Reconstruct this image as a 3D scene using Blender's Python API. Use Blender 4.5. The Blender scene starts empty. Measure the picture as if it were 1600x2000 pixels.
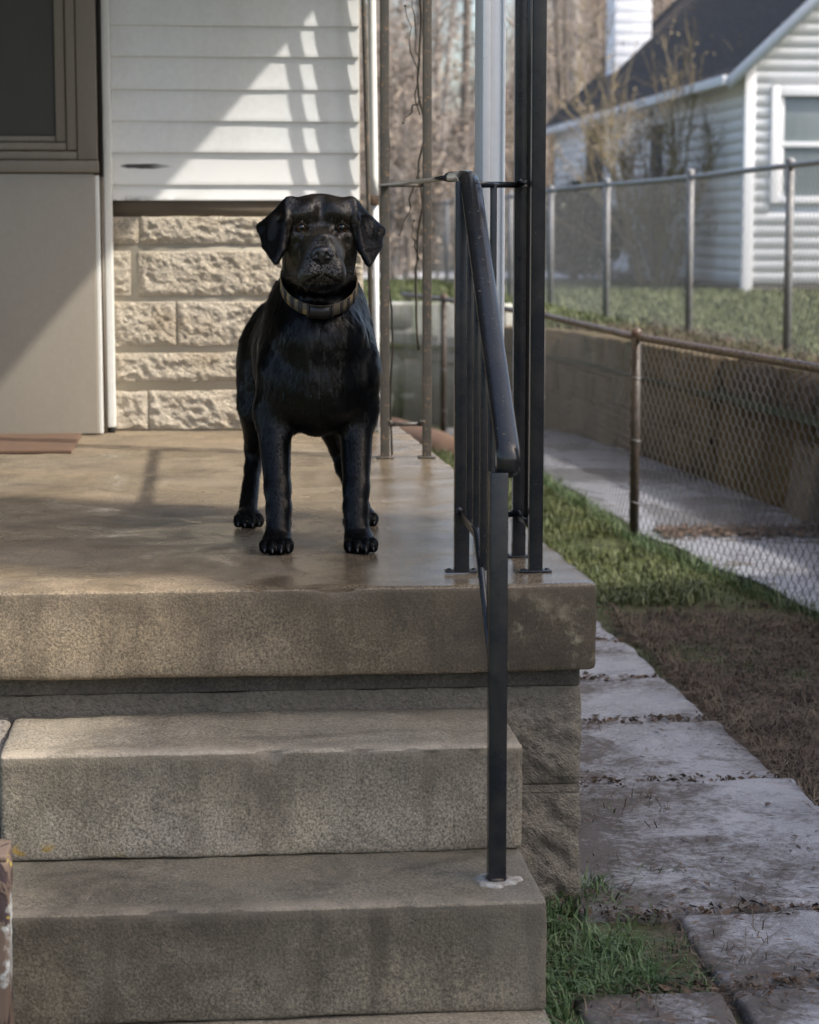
import bpy, bmesh, math, random
import numpy as np
from mathutils import Vector, Matrix

random.seed(7)
RNG = np.random.default_rng(11)
scene = bpy.context.scene
COL = scene.collection

# ------------------------------------------------------------------ camera
CAM_YAW, CAM_PITCH = 5.2718, 7.2890
cd = bpy.data.cameras.new('camera')
cd.sensor_fit = 'AUTO'; cd.sensor_width = 36.0
cd.lens = 4300.0 / 2000.0 * 36.0
cd.clip_start = 0.05; cd.clip_end = 600.0
cd.dof.use_dof = True; cd.dof.focus_distance = 4.22; cd.dof.aperture_fstop = 6.8
cam = bpy.data.objects.new('camera', cd); COL.objects.link(cam)
cam.location = (0, 0, .633)
cam.rotation_euler = (math.radians(90 - CAM_PITCH), 0, math.radians(-CAM_YAW))
scene.camera = cam

# ------------------------------------------------------------------ sun, sky, exposure
SUN_VEC = Vector((1.0, -0.47, 1.17)).normalized()
SUN_EL = math.asin(SUN_VEC.z)
SUN_AZ = math.atan2(SUN_VEC.x, SUN_VEC.y)
world = bpy.data.worlds.new('World'); scene.world = world
world.use_nodes = True
wt = world.node_tree; wt.nodes.clear()
sky = wt.nodes.new('ShaderNodeTexSky'); sky.sky_type = 'NISHITA'; sky.sun_disc = False
sky.sun_elevation = SUN_EL; sky.sun_rotation = SUN_AZ
sky.air_density = 1.0; sky.dust_density = 4.0; sky.ozone_density = 0.6
bg = wt.nodes.new('ShaderNodeBackground'); bg.inputs['Strength'].default_value = 0.15
wo = wt.nodes.new('ShaderNodeOutputWorld')
wt.links.new(sky.outputs[0], bg.inputs[0]); wt.links.new(bg.outputs[0], wo.inputs[0])
sl = bpy.data.lights.new('sun', 'SUN'); sl.energy = 2.5; sl.angle = math.radians(0.9); sl.color = (1.0, .95, .87)
so = bpy.data.objects.new('sun', sl); COL.objects.link(so)
so.rotation_euler = SUN_VEC.to_track_quat('Z', 'Y').to_euler()
vs = scene.view_settings
vs.view_transform = 'Standard'; vs.look = 'None'; vs.gamma = 1.0; vs.use_curve_mapping = False
vs.exposure = 1.15
scene.cycles.max_bounces = 8
scene.cycles.diffuse_bounces = 4
scene.cycles.glossy_bounces = 3
scene.cycles.sample_clamp_indirect = 4.0

# ------------------------------------------------------------------ numpy noise
def _hash(ix, iy, iz, seed):
    h = (ix.astype(np.int64) * 374761393 + iy.astype(np.int64) * 668265263 + iz.astype(np.int64) * 2147483647 + seed * 974711) & 0x7fffffff
    h = ((h ^ (h >> 13)) * 1274126177) & 0x7fffffff
    h = (h ^ (h >> 16)) & 0xffff
    return h / 65535.0 * 2 - 1

def vnoise(p, seed=0):
    p = np.asarray(p, float); i = np.floor(p); f = p - i; f = f * f * (3 - 2 * f)
    i = i.astype(np.int64); out = 0
    for dx in (0, 1):
        wx = f[..., 0] if dx else 1 - f[..., 0]
        for dy in (0, 1):
            wy = f[..., 1] if dy else 1 - f[..., 1]
            for dz in (0, 1):
                wz = f[..., 2] if dz else 1 - f[..., 2]
                out = out + wx * wy * wz * _hash(i[..., 0] + dx, i[..., 1] + dy, i[..., 2] + dz, seed)
    return out

def fbm(p, octaves=4, seed=0, gain=.5):
    p = np.asarray(p, float); a = 1.0; s = 0; t = 0
    for o in range(octaves):
        s = s + a * vnoise(p * (2 ** o), seed + o * 17); t += a; a *= gain
    return s / t

# ------------------------------------------------------------------ mesh builder
class MB:
    def __init__(s): s.v = []; s.f = []; s.n = 0; s.mi = []
    def add(s, v, f, m=0):
        v = np.asarray(v, float).reshape(-1, 3)
        f = np.asarray(f, np.int64)
        s.v.append(v); s.f.append(f + s.n); s.n += len(v); s.mi.append(np.full(len(f), m, np.int32))
        return s
    def mesh(s, name, mats, smooth=False):
        me = bpy.data.meshes.new(name)
        V = np.concatenate(s.v) if s.v else np.zeros((0, 3))
        me.vertices.add(len(V)); me.vertices.foreach_set('co', V.ravel().astype(np.float32))
        sizes = np.concatenate([np.full(len(f), f.shape[1], np.int32) for f in s.f])
        loops = np.concatenate([f.ravel() for f in s.f]).astype(np.int32)
        starts = np.concatenate([[0], np.cumsum(sizes)[:-1]]).astype(np.int32)
        me.loops.add(len(loops)); me.loops.foreach_set('vertex_index', loops)
        me.polygons.add(len(sizes)); me.polygons.foreach_set('loop_start', starts)
        me.polygons.foreach_set('material_index', np.concatenate(s.mi))
        if smooth: me.polygons.foreach_set('use_smooth', np.ones(len(sizes), bool))
        me.update(calc_edges=True); me.validate()
        for m in (mats if isinstance(mats, (list, tuple)) else [mats]): me.materials.append(m)
        return me

def put(name, mb, mats, parent=None, smooth=False, kind=None, label=None):
    me = mb.mesh(name, mats, smooth)
    return put_mesh(name, me, parent, kind, label)

def put_mesh(name, me, parent=None, kind=None, label=None):
    o = bpy.data.objects.new(name, me); COL.objects.link(o)
    if parent is not None:
        o.parent = parent
        w = world_loc(parent)
        o.matrix_parent_inverse = Matrix.Translation(-w)
    if kind: o['kind'] = kind
    if label: o['label'] = label
    return o

_WL = {}
def world_loc(o):
    return Vector(_WL.get(o.name, (0, 0, 0)))

def thing(name, label, cat, loc, group=None):
    e = bpy.data.objects.new(name, None); COL.objects.link(e)
    e.empty_display_size = .1; e.location = loc; _WL[e.name] = tuple(loc)
    e['label'] = label; e['category'] = cat
    if group: e['group'] = group
    return e

def tag(o, label=None, cat=None, group=None, kind=None):
    if label: o['label'] = label
    if cat: o['category'] = cat
    if group: o['group'] = group
    if kind: o['kind'] = kind
    return o

def copy_tree(o, parent=None):
    c = o.copy(); COL.objects.link(c)
    if parent is not None: c.parent = parent
    for ch in list(o.children): copy_tree(ch, c)
    return c

# boxes with rounded, slightly uneven edges
def rbox(mb, lo, hi, r=.004, step=None, amp=0.0, freq=30.0, seed=0, m=0, warp=None, oct=3):
    lo = np.array(lo, float); hi = np.array(hi, float); L = hi - lo
    r = min(r, L.min() * .49)
    ax = []
    for k in range(3):
        inner = [r, L[k] - r]
        if step and L[k] - 2 * r > step:
            inner = list(np.linspace(r, L[k] - r, int(math.ceil((L[k] - 2 * r) / step)) + 1))
        ax.append(np.array([0, .35 * r] + inner + [L[k] - .35 * r, L[k]]))
    V = []; Fs = []; n = 0
    for k in range(3):
        a, b = (k + 1) % 3, (k + 2) % 3
        A, B = np.meshgrid(ax[a], ax[b], indexing='ij')
        na, nb = A.shape
        for side in (0, 1):
            P = np.zeros(A.shape + (3,)); P[..., a] = A; P[..., b] = B; P[..., k] = L[k] if side else 0
            idx = np.arange(na * nb).reshape(na, nb) + n
            q = np.stack([idx[:-1, :-1], idx[1:, :-1], idx[1:, 1:], idx[:-1, 1:]], -1).reshape(-1, 4)
            if not side: q = q[:, ::-1]
            V.append(P.reshape(-1, 3)); Fs.append(q); n += na * nb
    V = np.concatenate(V); Fq = np.concatenate(Fs)
    key = np.round(V * 1e6).astype(np.int64)
    _, first, inv = np.unique(key, axis=0, return_index=True, return_inverse=True)
    V = V[first]; Fq = inv.reshape(-1)[Fq]
    q = np.clip(V, r, L - r); d = V - q
    ln = np.linalg.norm(d, axis=1, keepdims=True); nn = d / np.maximum(ln, 1e-9)
    V = q + nn * r + lo
    if amp: V = V + nn * (fbm(V * freq, oct, seed) * amp)[:, None]
    if warp is not None: V = warp(V, nn)
    mb.add(V, Fq, m)
    return mb

def box(mb, lo, hi, m=0):
    x0, y0, z0 = lo; x1, y1, z1 = hi
    v = [(x0, y0, z0), (x1, y0, z0), (x1, y1, z0), (x0, y1, z0), (x0, y0, z1), (x1, y0, z1), (x1, y1, z1), (x0, y1, z1)]
    f = [(0, 3, 2, 1), (4, 5, 6, 7), (0, 1, 5, 4), (1, 2, 6, 5), (2, 3, 7, 6), (3, 0, 4, 7)]
    mb.add(v, f, m); return mb

def sweep(mb, pts, prof, up=(0, 0, 1), m=0, cap=True, scale=None):
    """profile (a,b) pairs: a sideways, b along up"""
    pts = np.asarray(pts, float); n = len(pts); prof = np.asarray(prof, float); k = len(prof)
    T = np.gradient(pts, axis=0); T /= np.linalg.norm(T, axis=1, keepdims=True)
    V = []
    u = np.array(up, float)
    for i in range(n):
        s = np.cross(T[i], u)
        if np.linalg.norm(s) < 1e-4: s = np.array([1.0, 0, 0])
        s /= np.linalg.norm(s); w = np.cross(s, T[i])
        u = w if np.linalg.norm(w) > 0 else u
        sc = 1 if scale is None else scale[i]
        V.append(pts[i] + sc * (prof[:, :1] * s + prof[:, 1:2] * w))
    V = np.concatenate(V)
    idx = np.arange(n * k).reshape(n, k); nx = np.roll(idx, -1, 1)
    f = np.stack([idx[:-1], idx[1:], nx[1:], nx[:-1]], -1).reshape(-1, 4)
    mb.add(V, f, m)
    if cap:
        base = mb.n - n * k
        mb.f.append(np.array([[base + j for j in range(k)]])); mb.mi.append(np.full(1, m, np.int32))
        mb.f.append(np.array([[base + (n - 1) * k + j for j in range(k)][::-1]])); mb.mi.append(np.full(1, m, np.int32))
    return mb

def circ(r, n=10, sx=1.0, sy=1.0):
    return [(r * sx * math.cos(2 * math.pi * i / n), r * sy * math.sin(2 * math.pi * i / n)) for i in range(n)]

def tube(mb, pts, r, n=8, m=0, cap=True):
    pts = np.asarray(pts, float)
    rad = np.full(len(pts), r) if np.isscalar(r) else np.asarray(r)
    T = np.gradient(pts, axis=0)[0]
    up = (0, 0, 1) if abs(T[2]) < .9 * np.linalg.norm(T) else (0, 1, 0)
    return sweep(mb, pts, circ(1.0, n), up, m, cap, rad)

def sphere(mb, c, r, nu=16, nv=10, m=0, half=False):
    r = np.array(r, float) * np.ones(3); V = []; F = []
    for j in range(nv + 1):
        t = math.pi * j / nv * (.5 if half else 1)
        for i in range(nu):
            p = 2 * math.pi * i / nu
            V.append((c[0] + r[0] * math.sin(t) * math.cos(p), c[1] + r[1] * math.sin(t) * math.sin(p), c[2] + r[2] * math.cos(t)))
    for j in range(nv):
        for i in range(nu):
            F.append((j * nu + i, (j + 1) * nu + i, (j + 1) * nu + (i + 1) % nu, j * nu + (i + 1) % nu))
    mb.add(V, F, m); return mb

# ------------------------------------------------------------------ material helpers
class NT:
    def __init__(s, name):
        s.mat = bpy.data.materials.new(name); s.mat.use_nodes = True
        s.t = s.mat.node_tree; s.t.nodes.clear()
        s.out = s.t.nodes.new('ShaderNodeOutputMaterial')
        s.bsdf = s.t.nodes.new('ShaderNodeBsdfPrincipled')
        s.t.links.new(s.bsdf.outputs[0], s.out.inputs[0])
        s._co = None
    def set(s, sock, v):
        if isinstance(v, bpy.types.NodeSocket): s.t.links.new(v, sock)
        elif isinstance(v, tuple) and len(v) == 3 and sock.type == 'RGBA': sock.default_value = (*v, 1)
        else: sock.default_value = v
    def n(s, typ, ins=None, **props):
        nd = s.t.nodes.new(typ)
        for k, v in props.items(): setattr(nd, k, v)
        for k, v in (ins or {}).items(): s.set(nd.inputs[k], v)
        return nd
    def co(s):
        if s._co is None: s._co = s.n('ShaderNodeTexCoord').outputs['Object']
        return s._co
    def mapv(s, scale=(1, 1, 1), rot=(0, 0, 0), vec=None):
        return s.n('ShaderNodeMapping', {'Vector': vec or s.co(), 'Scale': scale, 'Rotation': rot}).outputs[0]
    def noise(s, scale, detail=4, rough=.55, vec=None, dist=0.0):
        return s.n('ShaderNodeTexNoise', {'Vector': vec or s.co(), 'Scale': scale, 'Detail': detail, 'Roughness': rough, 'Distortion': dist}).outputs['Fac']
    def voro(s, scale, vec=None, feature='F1', out='Distance'):
        return s.n('ShaderNodeTexVoronoi', {'Vector': vec or s.co(), 'Scale': scale}, feature=feature).outputs[out]
    def ramp(s, fac, stops, interp='LINEAR'):
        nd = s.n('ShaderNodeValToRGB', {'Fac': fac}); cr = nd.color_ramp; cr.interpolation = interp
        while len(cr.elements) < len(stops): cr.elements.new(.5)
        for e, (p, c) in zip(cr.elements, stops):
            e.position = p
            e.color = (c, c, c, 1) if np.isscalar(c) else (*c, 1)
        return nd.outputs[0]
    def mix(s, fac, a, b, mode='MIX'):
        nd = s.n('ShaderNodeMix', data_type='RGBA', blend_type=mode)
        s.set(nd.inputs[0], fac); s.set(nd.inputs[6], a); s.set(nd.inputs[7], b)
        return nd.outputs[2]
    def math(s, op, a, b=0.0, c=0.0, clamp=False):
        nd = s.n('ShaderNodeMath', operation=op, use_clamp=clamp)
        s.set(nd.inputs[0], a); s.set(nd.inputs[1], b); s.set(nd.inputs[2], c)
        return nd.outputs[0]
    def xyz(s):
        nd = s.n('ShaderNodeSeparateXYZ', {0: s.co()}); return nd.outputs
    def normal_z(s):
        g = s.n('ShaderNodeNewGeometry'); return s.n('ShaderNodeSeparateXYZ', {0: g.outputs['Normal']}).outputs[2]
    def mapr(s, v, a, b, c=0.0, d=1.0):
        return s.n('ShaderNodeMapRange', {'Value': v, 'From Min': a, 'From Max': b, 'To Min': c, 'To Max': d}).outputs[0]
    def bump(s, h, strength=.5, dist=.002, normal=None):
        ins = {'Height': h, 'Strength': strength, 'Distance': dist}
        if normal is not None: ins['Normal'] = normal
        return s.n('ShaderNodeBump', ins).outputs[0]
    def done(s, color, rough=.6, spec=.5, metal=0.0, normal=None, **kw):
        s.set(s.bsdf.inputs['Base Color'], color); s.set(s.bsdf.inputs['Roughness'], rough)
        s.set(s.bsdf.inputs['Specular IOR Level'], spec); s.set(s.bsdf.inputs['Metallic'], metal)
        if normal is not None: s.set(s.bsdf.inputs['Normal'], normal)
        for k, v in kw.items(): s.set(s.bsdf.inputs[k], v)
        return s.mat
# ------------------------------------------------------------------ materials
def concrete(name, c1, c2, dark, grain=1.0, wet=0.0, stain=.5, edge_z=None, lichen=False, rough=.8, bumpd=.003, nosing=None, endstain=False):
    t = NT(name)
    big = t.noise(2.2, 5, .6); mid = t.noise(11, 6, .65); fine = t.noise(215, 4, .75)
    col = t.mix(t.ramp(big, [(.35, 0), (.68, 1)]), c1, c2)
    st = t.ramp(t.noise(5.5, 7, .68, dist=.6), [(.45, 0), (.66, 1)])
    col = t.mix(t.math('MULTIPLY', st, stain), col, dark)
    col = t.mix(t.ramp(mid, [(.3, .55), (.55, 0)]), col, t.mix(.5, col, dark))
    g = t.ramp(fine, [(.36, .26), (.5, .88), (.63, 1.55)])
    col = t.mix(min(1.0, .9 * grain), col, g, 'MULTIPLY')
    pale = t.ramp(t.noise(330, 2, .5), [(.62, 0), (.72, .45)])
    col = t.mix(t.math('MULTIPLY', pale, grain), col, (c1[0] * 1.7, c1[1] * 1.7, c1[2] * 1.7))
    pits = t.ramp(t.voro(140), [(.06, .8), (.16, 0)])
    col = t.mix(t.math('MULTIPLY', pits, .55 * grain), col, (dark[0] * .5, dark[1] * .5, dark[2] * .5))
    drip = t.ramp(t.noise(9, 5, .65, vec=t.mapv((1.6, 1.6, .22))), [(.50, 0), (.66, 1)])
    vert = t.math('SUBTRACT', 1.0, t.math('ABSOLUTE', t.normal_z()), clamp=True)
    col = t.mix(t.math('MULTIPLY', t.math('MULTIPLY', drip, vert), .55 * stain * 1.6, clamp=True), col, dark)
    bleach = t.ramp(t.noise(4.3, 6, .66, vec=t.mapv((1, 1, .8), (0, 0, 1.1))), [(.56, 0), (.70, .5)])
    col = t.mix(t.math('MULTIPLY', bleach, vert), col, (c2[0] * 1.35, c2[1] * 1.35, c2[2] * 1.4))
    crack = t.n('ShaderNodeTexVoronoi', {'Vector': t.n('ShaderNodeMix', {0: .12, 4: t.co(), 5: t.n('ShaderNodeTexNoise', {'Vector': t.co(), 'Scale': 6.0, 'Detail': 5}).outputs['Color']}, data_type='VECTOR').outputs[1], 'Scale': 2.3}, feature='DISTANCE_TO_EDGE').outputs['Distance']
    crack = t.math('MULTIPLY', t.ramp(crack, [(.0, 1), (.0045, 0)]), t.ramp(t.noise(1.7, 2), [(.56, 0), (.62, .3)]))
    col = t.mix(crack, col, (dark[0] * .4, dark[1] * .4, dark[2] * .4))
    if nosing:
        x, y, z = t.xyz()
        for y0, zt in nosing:
            m = t.math('MULTIPLY', t.mapr(y, y0 + .050, y0 + .018, 0, 1), t.mapr(z, zt - .022, zt - .008, 0, 1))
            m = t.math('MULTIPLY', m, t.mapr(z, zt + .03, zt + .02, 0, 1))
            m = t.math('MULTIPLY', m, t.ramp(t.noise(13, 5, .65), [(.36, .05), (.60, .5)]))
            col = t.mix(m, col, (c1[0] * 1.5, c1[1] * 1.5, c1[2] * 1.6))
    if endstain:
        x, y, z = t.xyz()
        m = t.math('MULTIPLY', t.mapr(x, .05, .50, 0, 1), vert)
        m = t.math('MULTIPLY', m, t.ramp(t.noise(6.5, 6, .68, dist=.5), [(.24, .6), (.60, .97)]))
        col = t.mix(m, col, (.034, .026, .017))
        sp = t.math('MULTIPLY', t.mapr(x, .48, .56, 0, 1), t.ramp(t.noise(10, 5, .7), [(.55, 0), (.68, .8)]))
        col = t.mix(t.math('MULTIPLY', sp, vert), col, (.30, .26, .18))
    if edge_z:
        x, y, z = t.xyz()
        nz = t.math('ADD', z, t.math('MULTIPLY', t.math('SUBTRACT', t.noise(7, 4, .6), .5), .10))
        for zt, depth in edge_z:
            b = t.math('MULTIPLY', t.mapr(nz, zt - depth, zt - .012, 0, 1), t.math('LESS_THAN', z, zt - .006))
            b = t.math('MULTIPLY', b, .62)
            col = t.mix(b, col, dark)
    if lichen:
        x, y, z = t.xyz()
        sp = t.ramp(t.noise(26, 3, .5), [(.60, 0), (.68, 1)])
        zz = t.math('MULTIPLY', t.mapr(z, -.40, -.385, 1, 0), t.mapr(x, -.1, -.28, 0, 1))
        col = t.mix(t.math('MULTIPLY', sp, zz, clamp=True), col, (.30, .19, .03))
    h = t.math('ADD', t.math('MULTIPLY', fine, 1.0), t.math('MULTIPLY', t.noise(70, 4, .6), .8))
    h = t.math('ADD', h, t.math('MULTIPLY', pits, -.5))
    nrm = t.bump(h, .9 * min(1, grain), bumpd)
    r = rough
    if wet:
        x, y, z = t.xyz()
        w = t.math('ADD', t.noise(3.1, 5, .6, dist=.4), t.math('ADD', t.mapr(x, -.1, .5, .06, -.14), t.mapr(y, 6.6, 5.0, .08, -.05)))
        w = t.ramp(w, [(.40, 1), (.60, 0)])
        w = t.math('MULTIPLY', w, wet)
        up = t.ramp(t.normal_z(), [(.5, 0), (.9, 1)])
        w = t.math('MULTIPLY', w, up)
        col = t.mix(t.math('MULTIPLY', w, .55), col, t.mix(.5, col, dark))
        r = t.mix(w, (rough,) * 3, (.13,) * 3)
        nrm = t.n('ShaderNodeBump', {'Height': h, 'Strength': t.math('MULTIPLY_ADD', w, -.55, .75), 'Distance': bumpd}).outputs[0]
    return t.done(col, r, .5, normal=nrm)

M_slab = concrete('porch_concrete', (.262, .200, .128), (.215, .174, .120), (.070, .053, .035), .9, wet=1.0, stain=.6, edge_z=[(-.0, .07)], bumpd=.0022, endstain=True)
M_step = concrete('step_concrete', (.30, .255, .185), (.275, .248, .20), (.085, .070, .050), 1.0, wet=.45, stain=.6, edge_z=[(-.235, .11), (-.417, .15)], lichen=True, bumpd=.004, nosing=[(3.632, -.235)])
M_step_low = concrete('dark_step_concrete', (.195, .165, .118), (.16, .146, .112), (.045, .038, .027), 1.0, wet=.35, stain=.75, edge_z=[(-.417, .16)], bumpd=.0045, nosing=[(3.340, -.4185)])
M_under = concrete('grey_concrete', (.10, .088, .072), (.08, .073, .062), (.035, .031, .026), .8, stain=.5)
M_pink = concrete('pebbled_concrete', (.26, .225, .185), (.22, .20, .175), (.10, .085, .07), 1.0, stain=.3, bumpd=.005)

def rock(name, c1, c2, c3, rough=.9):
    t = NT(name)
    col = t.mix(t.ramp(t.noise(9, 5, .6), [(.36, 0), (.64, 1)]), c1, c2)
    col = t.mix(t.ramp(t.noise(3.3, 4, .6), [(.55, 0), (.72, .75)]), col, c3)
    fine = t.noise(120, 5, .7)
    col = t.mix(.7, col, t.ramp(fine, [(.3, .55), (.5, 1.0), (.7, 1.3)]), 'MULTIPLY')
    col = t.mix(t.ramp(t.voro(55), [(.08, .5), (.2, 0)]), col, (c3[0] * .45, c3[1] * .45, c3[2] * .45))
    fr = t.n('ShaderNodeTexVoronoi', {'Vector': t.mapv((1, 1, 1.5), (0, .6, 0)), 'Scale': 75.0, 'Detail': 2.0, 'Roughness': .6}, feature='F1', distance='MINKOWSKI').outputs['Distance']
    nrm = t.bump(t.math('ADD', fine, t.math('MULTIPLY', fr, 1.3)), .65, .0035)
    return t.done(col, rough, .3, normal=nrm)

M_stone = rock('tan_stone', (.54, .465, .36), (.60, .53, .43), (.45, .35, .235))
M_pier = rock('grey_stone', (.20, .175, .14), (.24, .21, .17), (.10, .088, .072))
t = NT('mortar')
M_mortar = t.done(t.mix(t.noise(14, 5, .6), (.37, .325, .255), (.44, .395, .32)), .9, .2,
                  normal=t.bump(t.noise(160, 4, .6), .5, .002))
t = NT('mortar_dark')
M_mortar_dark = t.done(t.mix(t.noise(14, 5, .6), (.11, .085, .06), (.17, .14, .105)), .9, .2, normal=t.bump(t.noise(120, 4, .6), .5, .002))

def paint(name, c, dirt=(.25, .21, .16), amount=.35, rough=.5, scale=4.0, chips=None, streak=(1, 1, .15), spec=.5):
    t = NT(name)
    d = t.ramp(t.noise(scale, 6, .62, vec=t.mapv(streak)), [(.45, 0), (.78, 1)])
    col = t.mix(t.math('MULTIPLY', d, amount), c, dirt)
    col = t.mix(.25, col, t.ramp(t.noise(60, 3, .6), [(.3, .82), (.7, 1.1)]), 'MULTIPLY')
    h = t.noise(85, 3, .5)
    if chips:
        ch = t.ramp(t.noise(38, 6, .62, dist=.3), [(chips[1], 0), (chips[1] + .025, 1)])
        col = t.mix(ch, col, chips[0]); h = t.math('SUBTRACT', h, t.math('MULTIPLY', ch, 1.2))
    return t.done(col, rough, spec, normal=t.bump(h, .25, .0012))

M_siding = paint('white_siding_paint', (.76, .77, .76), (.42, .38, .30), .30, .45)
t = NT('white_siding_smudged')
x, y, z = t.xyz()
d = t.math('MULTIPLY', t.mapr(z, .722, .745, 1, 0), t.mapr(x, .02, -.27, 0, 1))
d = t.math('MULTIPLY', d, t.ramp(t.noise(22, 5, .65), [(.38, 0), (.52, 1)]), clamp=True)
dx = t.math('DIVIDE', t.math('ADD', x, .183), .082); dz = t.math('DIVIDE', t.math('SUBTRACT', z, .8325), .0085)
e = t.math('ADD', t.math('POWER', t.math('ABSOLUTE', dx), 2.0), t.math('POWER', t.math('ABSOLUTE', dz), 2.0))
e = t.math('ADD', e, t.math('MULTIPLY', t.math('SUBTRACT', t.noise(40, 4, .6), .5), 1.1))
sm = t.math('MULTIPLY', t.mapr(e, .55, 1.15, 1, 0), t.mapr(x, -.11, -.17, .35, 1.0), clamp=True)
col = t.mix(t.ramp(t.noise(4, 6, .6), [(.5, 0), (.8, .3)]), (.80, .80, .78), (.42, .38, .30))
col = t.mix(d, col, (.10, .075, .05)); col = t.mix(sm, col, (.045, .042, .035))
M_smudge = t.done(col, .5)
M_trim = paint('white_trim_paint', (.78, .78, .74), (.40, .36, .28), .3, .5)
M_oldwhite = paint('weathered_white_paint', (.70, .71, .72), (.34, .30, .25), .5, .55, 6.0, ((.20, .17, .14), .68), (2, 2, .12))
M_door = paint('taupe_door_paint', (.30, .265, .215), (.20, .165, .125), .4, .42, 3.0)
M_doorframe = paint('taupe_frame_paint', (.20, .172, .135), (.12, .095, .07), .45, .5, 6.0)
M_screen = paint('dark_insect_screen', (.050, .049, .045), (.075, .072, .064), .6, .65, 5.0)
M_black = NT('dark_gap'); M_black = M_black.done((.012, .010, .009), .8)
M_brownmat = paint('brown_mat', (.125, .072, .044), (.06, .038, .026), .5, .9, 12.0, None, (1, 1, 1))

def iron(name, base, chipc, chip=.64, rough=.33, dust=.2, top=False, chs=85):
    t = NT(name)
    col = t.mix(t.ramp(t.noise(17, 5, .65), [(.4, 0), (.75, dust)]), base, (.10, .085, .065))
    ch = t.ramp(t.noise(chs, 6, .68, dist=.2), [(chip, 0), (chip + .03, 1)])
    if top: ch = t.math('MULTIPLY', ch, t.ramp(t.normal_z(), [(.55, 0), (.72, 1)]))
    col = t.mix(ch, col, chipc)
    r = t.mix(ch, (rough,) * 3, (.85,) * 3)
    h = t.math('SUBTRACT', t.math('MULTIPLY', t.noise(50, 4, .6), .8), ch)
    return t.done(col, r, .4, normal=t.bump(h, .35, .0012))
M_iron = iron('blue_black_iron_paint', (.0065, .009, .0135), (.10, .075, .05), .69, .26)
M_iron_worn = iron('worn_handrail_paint', (.012, .013, .015), (.10, .085, .06), .635, .17, .10, True, 120)
M_iron_dusty = iron('dusty_brown_iron_paint', (.060, .054, .045), (.20, .13, .08), .58, .5, .8)
M_rust = iron('rusty_pipe', (.105, .062, .038), (.045, .030, .022), .52, .36, .6)
M_darkpipe = iron('dark_rusty_post', (.036, .026, .020), (.10, .052, .03), .60, .5, .5)
M_galv = iron('galvanised_pipe', (.20, .205, .215), (.13, .12, .11), .58, .42, .6)
t = NT('wire_dark'); M_wire = t.done(t.mix(t.noise(6, 4), (.055, .055, .055), (.14, .135, .13)), .5, .5, .2)
t = NT('wire_galvanised'); M_wire2 = t.done((.27, .275, .28), .45, .5, .5)
t = NT('old_wood_paint')
ch = t.ramp(t.noise(14, 6, .66, vec=t.mapv((1, 1, .45)), dist=.6), [(.44, 0), (.47, 1)])
col = t.mix(ch, (.040, .027, .029), (.12, .085, .066))
col = t.mix(t.ramp(t.noise(9, 5, .6), [(.55, 0), (.60, 1)]), col, (.42, .44, .44))
col = t.mix(t.ramp(t.noise(20, 3, .6), [(.66, 0), (.69, 1)]), col, (.38, .30, .06))
M_peel = t.done(col, .8, .3, normal=t.bump(ch, .8, .003))
t = NT('dry_white_ring'); M_ring = t.done(t.mix(t.ramp(t.noise(60, 4), [(.4, 0), (.6, 1)]), (.33, .32, .30), (.17, .155, .135)), .9, .2, normal=t.bump(t.noise(90, 4), .5, .002))

# yard
t = NT('yard_soil')
x, y, z = t.xyz()
green = t.mix(t.noise(14, 5, .7), (.045, .058, .020), (.085, .092, .036))
dirt = t.mix(t.noise(19, 6, .7), (.042, .031, .024), (.13, .098, .074))
dirt = t.mix(t.ramp(t.noise(45, 4, .6), [(.56, 0), (.66, .8)]), dirt, (.17, .13, .10))
gm = t.math('ADD', t.mapr(y, 4.4, 6.6, -.40, .50), t.math('MULTIPLY', t.math('SUBTRACT', t.noise(2.4, 6, .7), .5), 1.8))
gm = t.math('MAXIMUM', gm, t.math('ADD', t.mapr(x, .98, .72, -.6, .55), t.math('SUBTRACT', t.noise(6, 4, .6), .5)))
gm = t.ramp(gm, [(.0, 0), (.28, 1)])
col = t.mix(gm, dirt, green)
M_soil = t.done(col, .8, .3, normal=t.bump(t.math('ADD', t.noise(50, 5, .7), t.math('MULTIPLY', t.noise(12, 4), 1.5)), .9, .012))
t = NT('lawn')
n1 = t.noise(1.3, 5, .65)
col = t.mix(n1, (.036, .048, .020), (.068, .078, .040))
col = t.mix(t.ramp(t.noise(.5, 5, .6), [(.52, 0), (.7, .75)]), col, (.12, .095, .06))
x, y, z = t.xyz()
leaf = t.mix(t.noise(1.5, 6, .75), (.085, .060, .043), (.20, .155, .115))
col = t.mix(t.mapr(y, 40, 48, 0, 1), col, leaf)
M_lawn = t.done(col, .9, .2, normal=t.bump(t.noise(22, 6, .75), 1.0, .03))
t = NT('pale_lane'); M_lane = t.done(t.mix(t.noise(3, 5, .65), (.40, .40, .42), (.55, .55, .56)), .8, .3)
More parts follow.
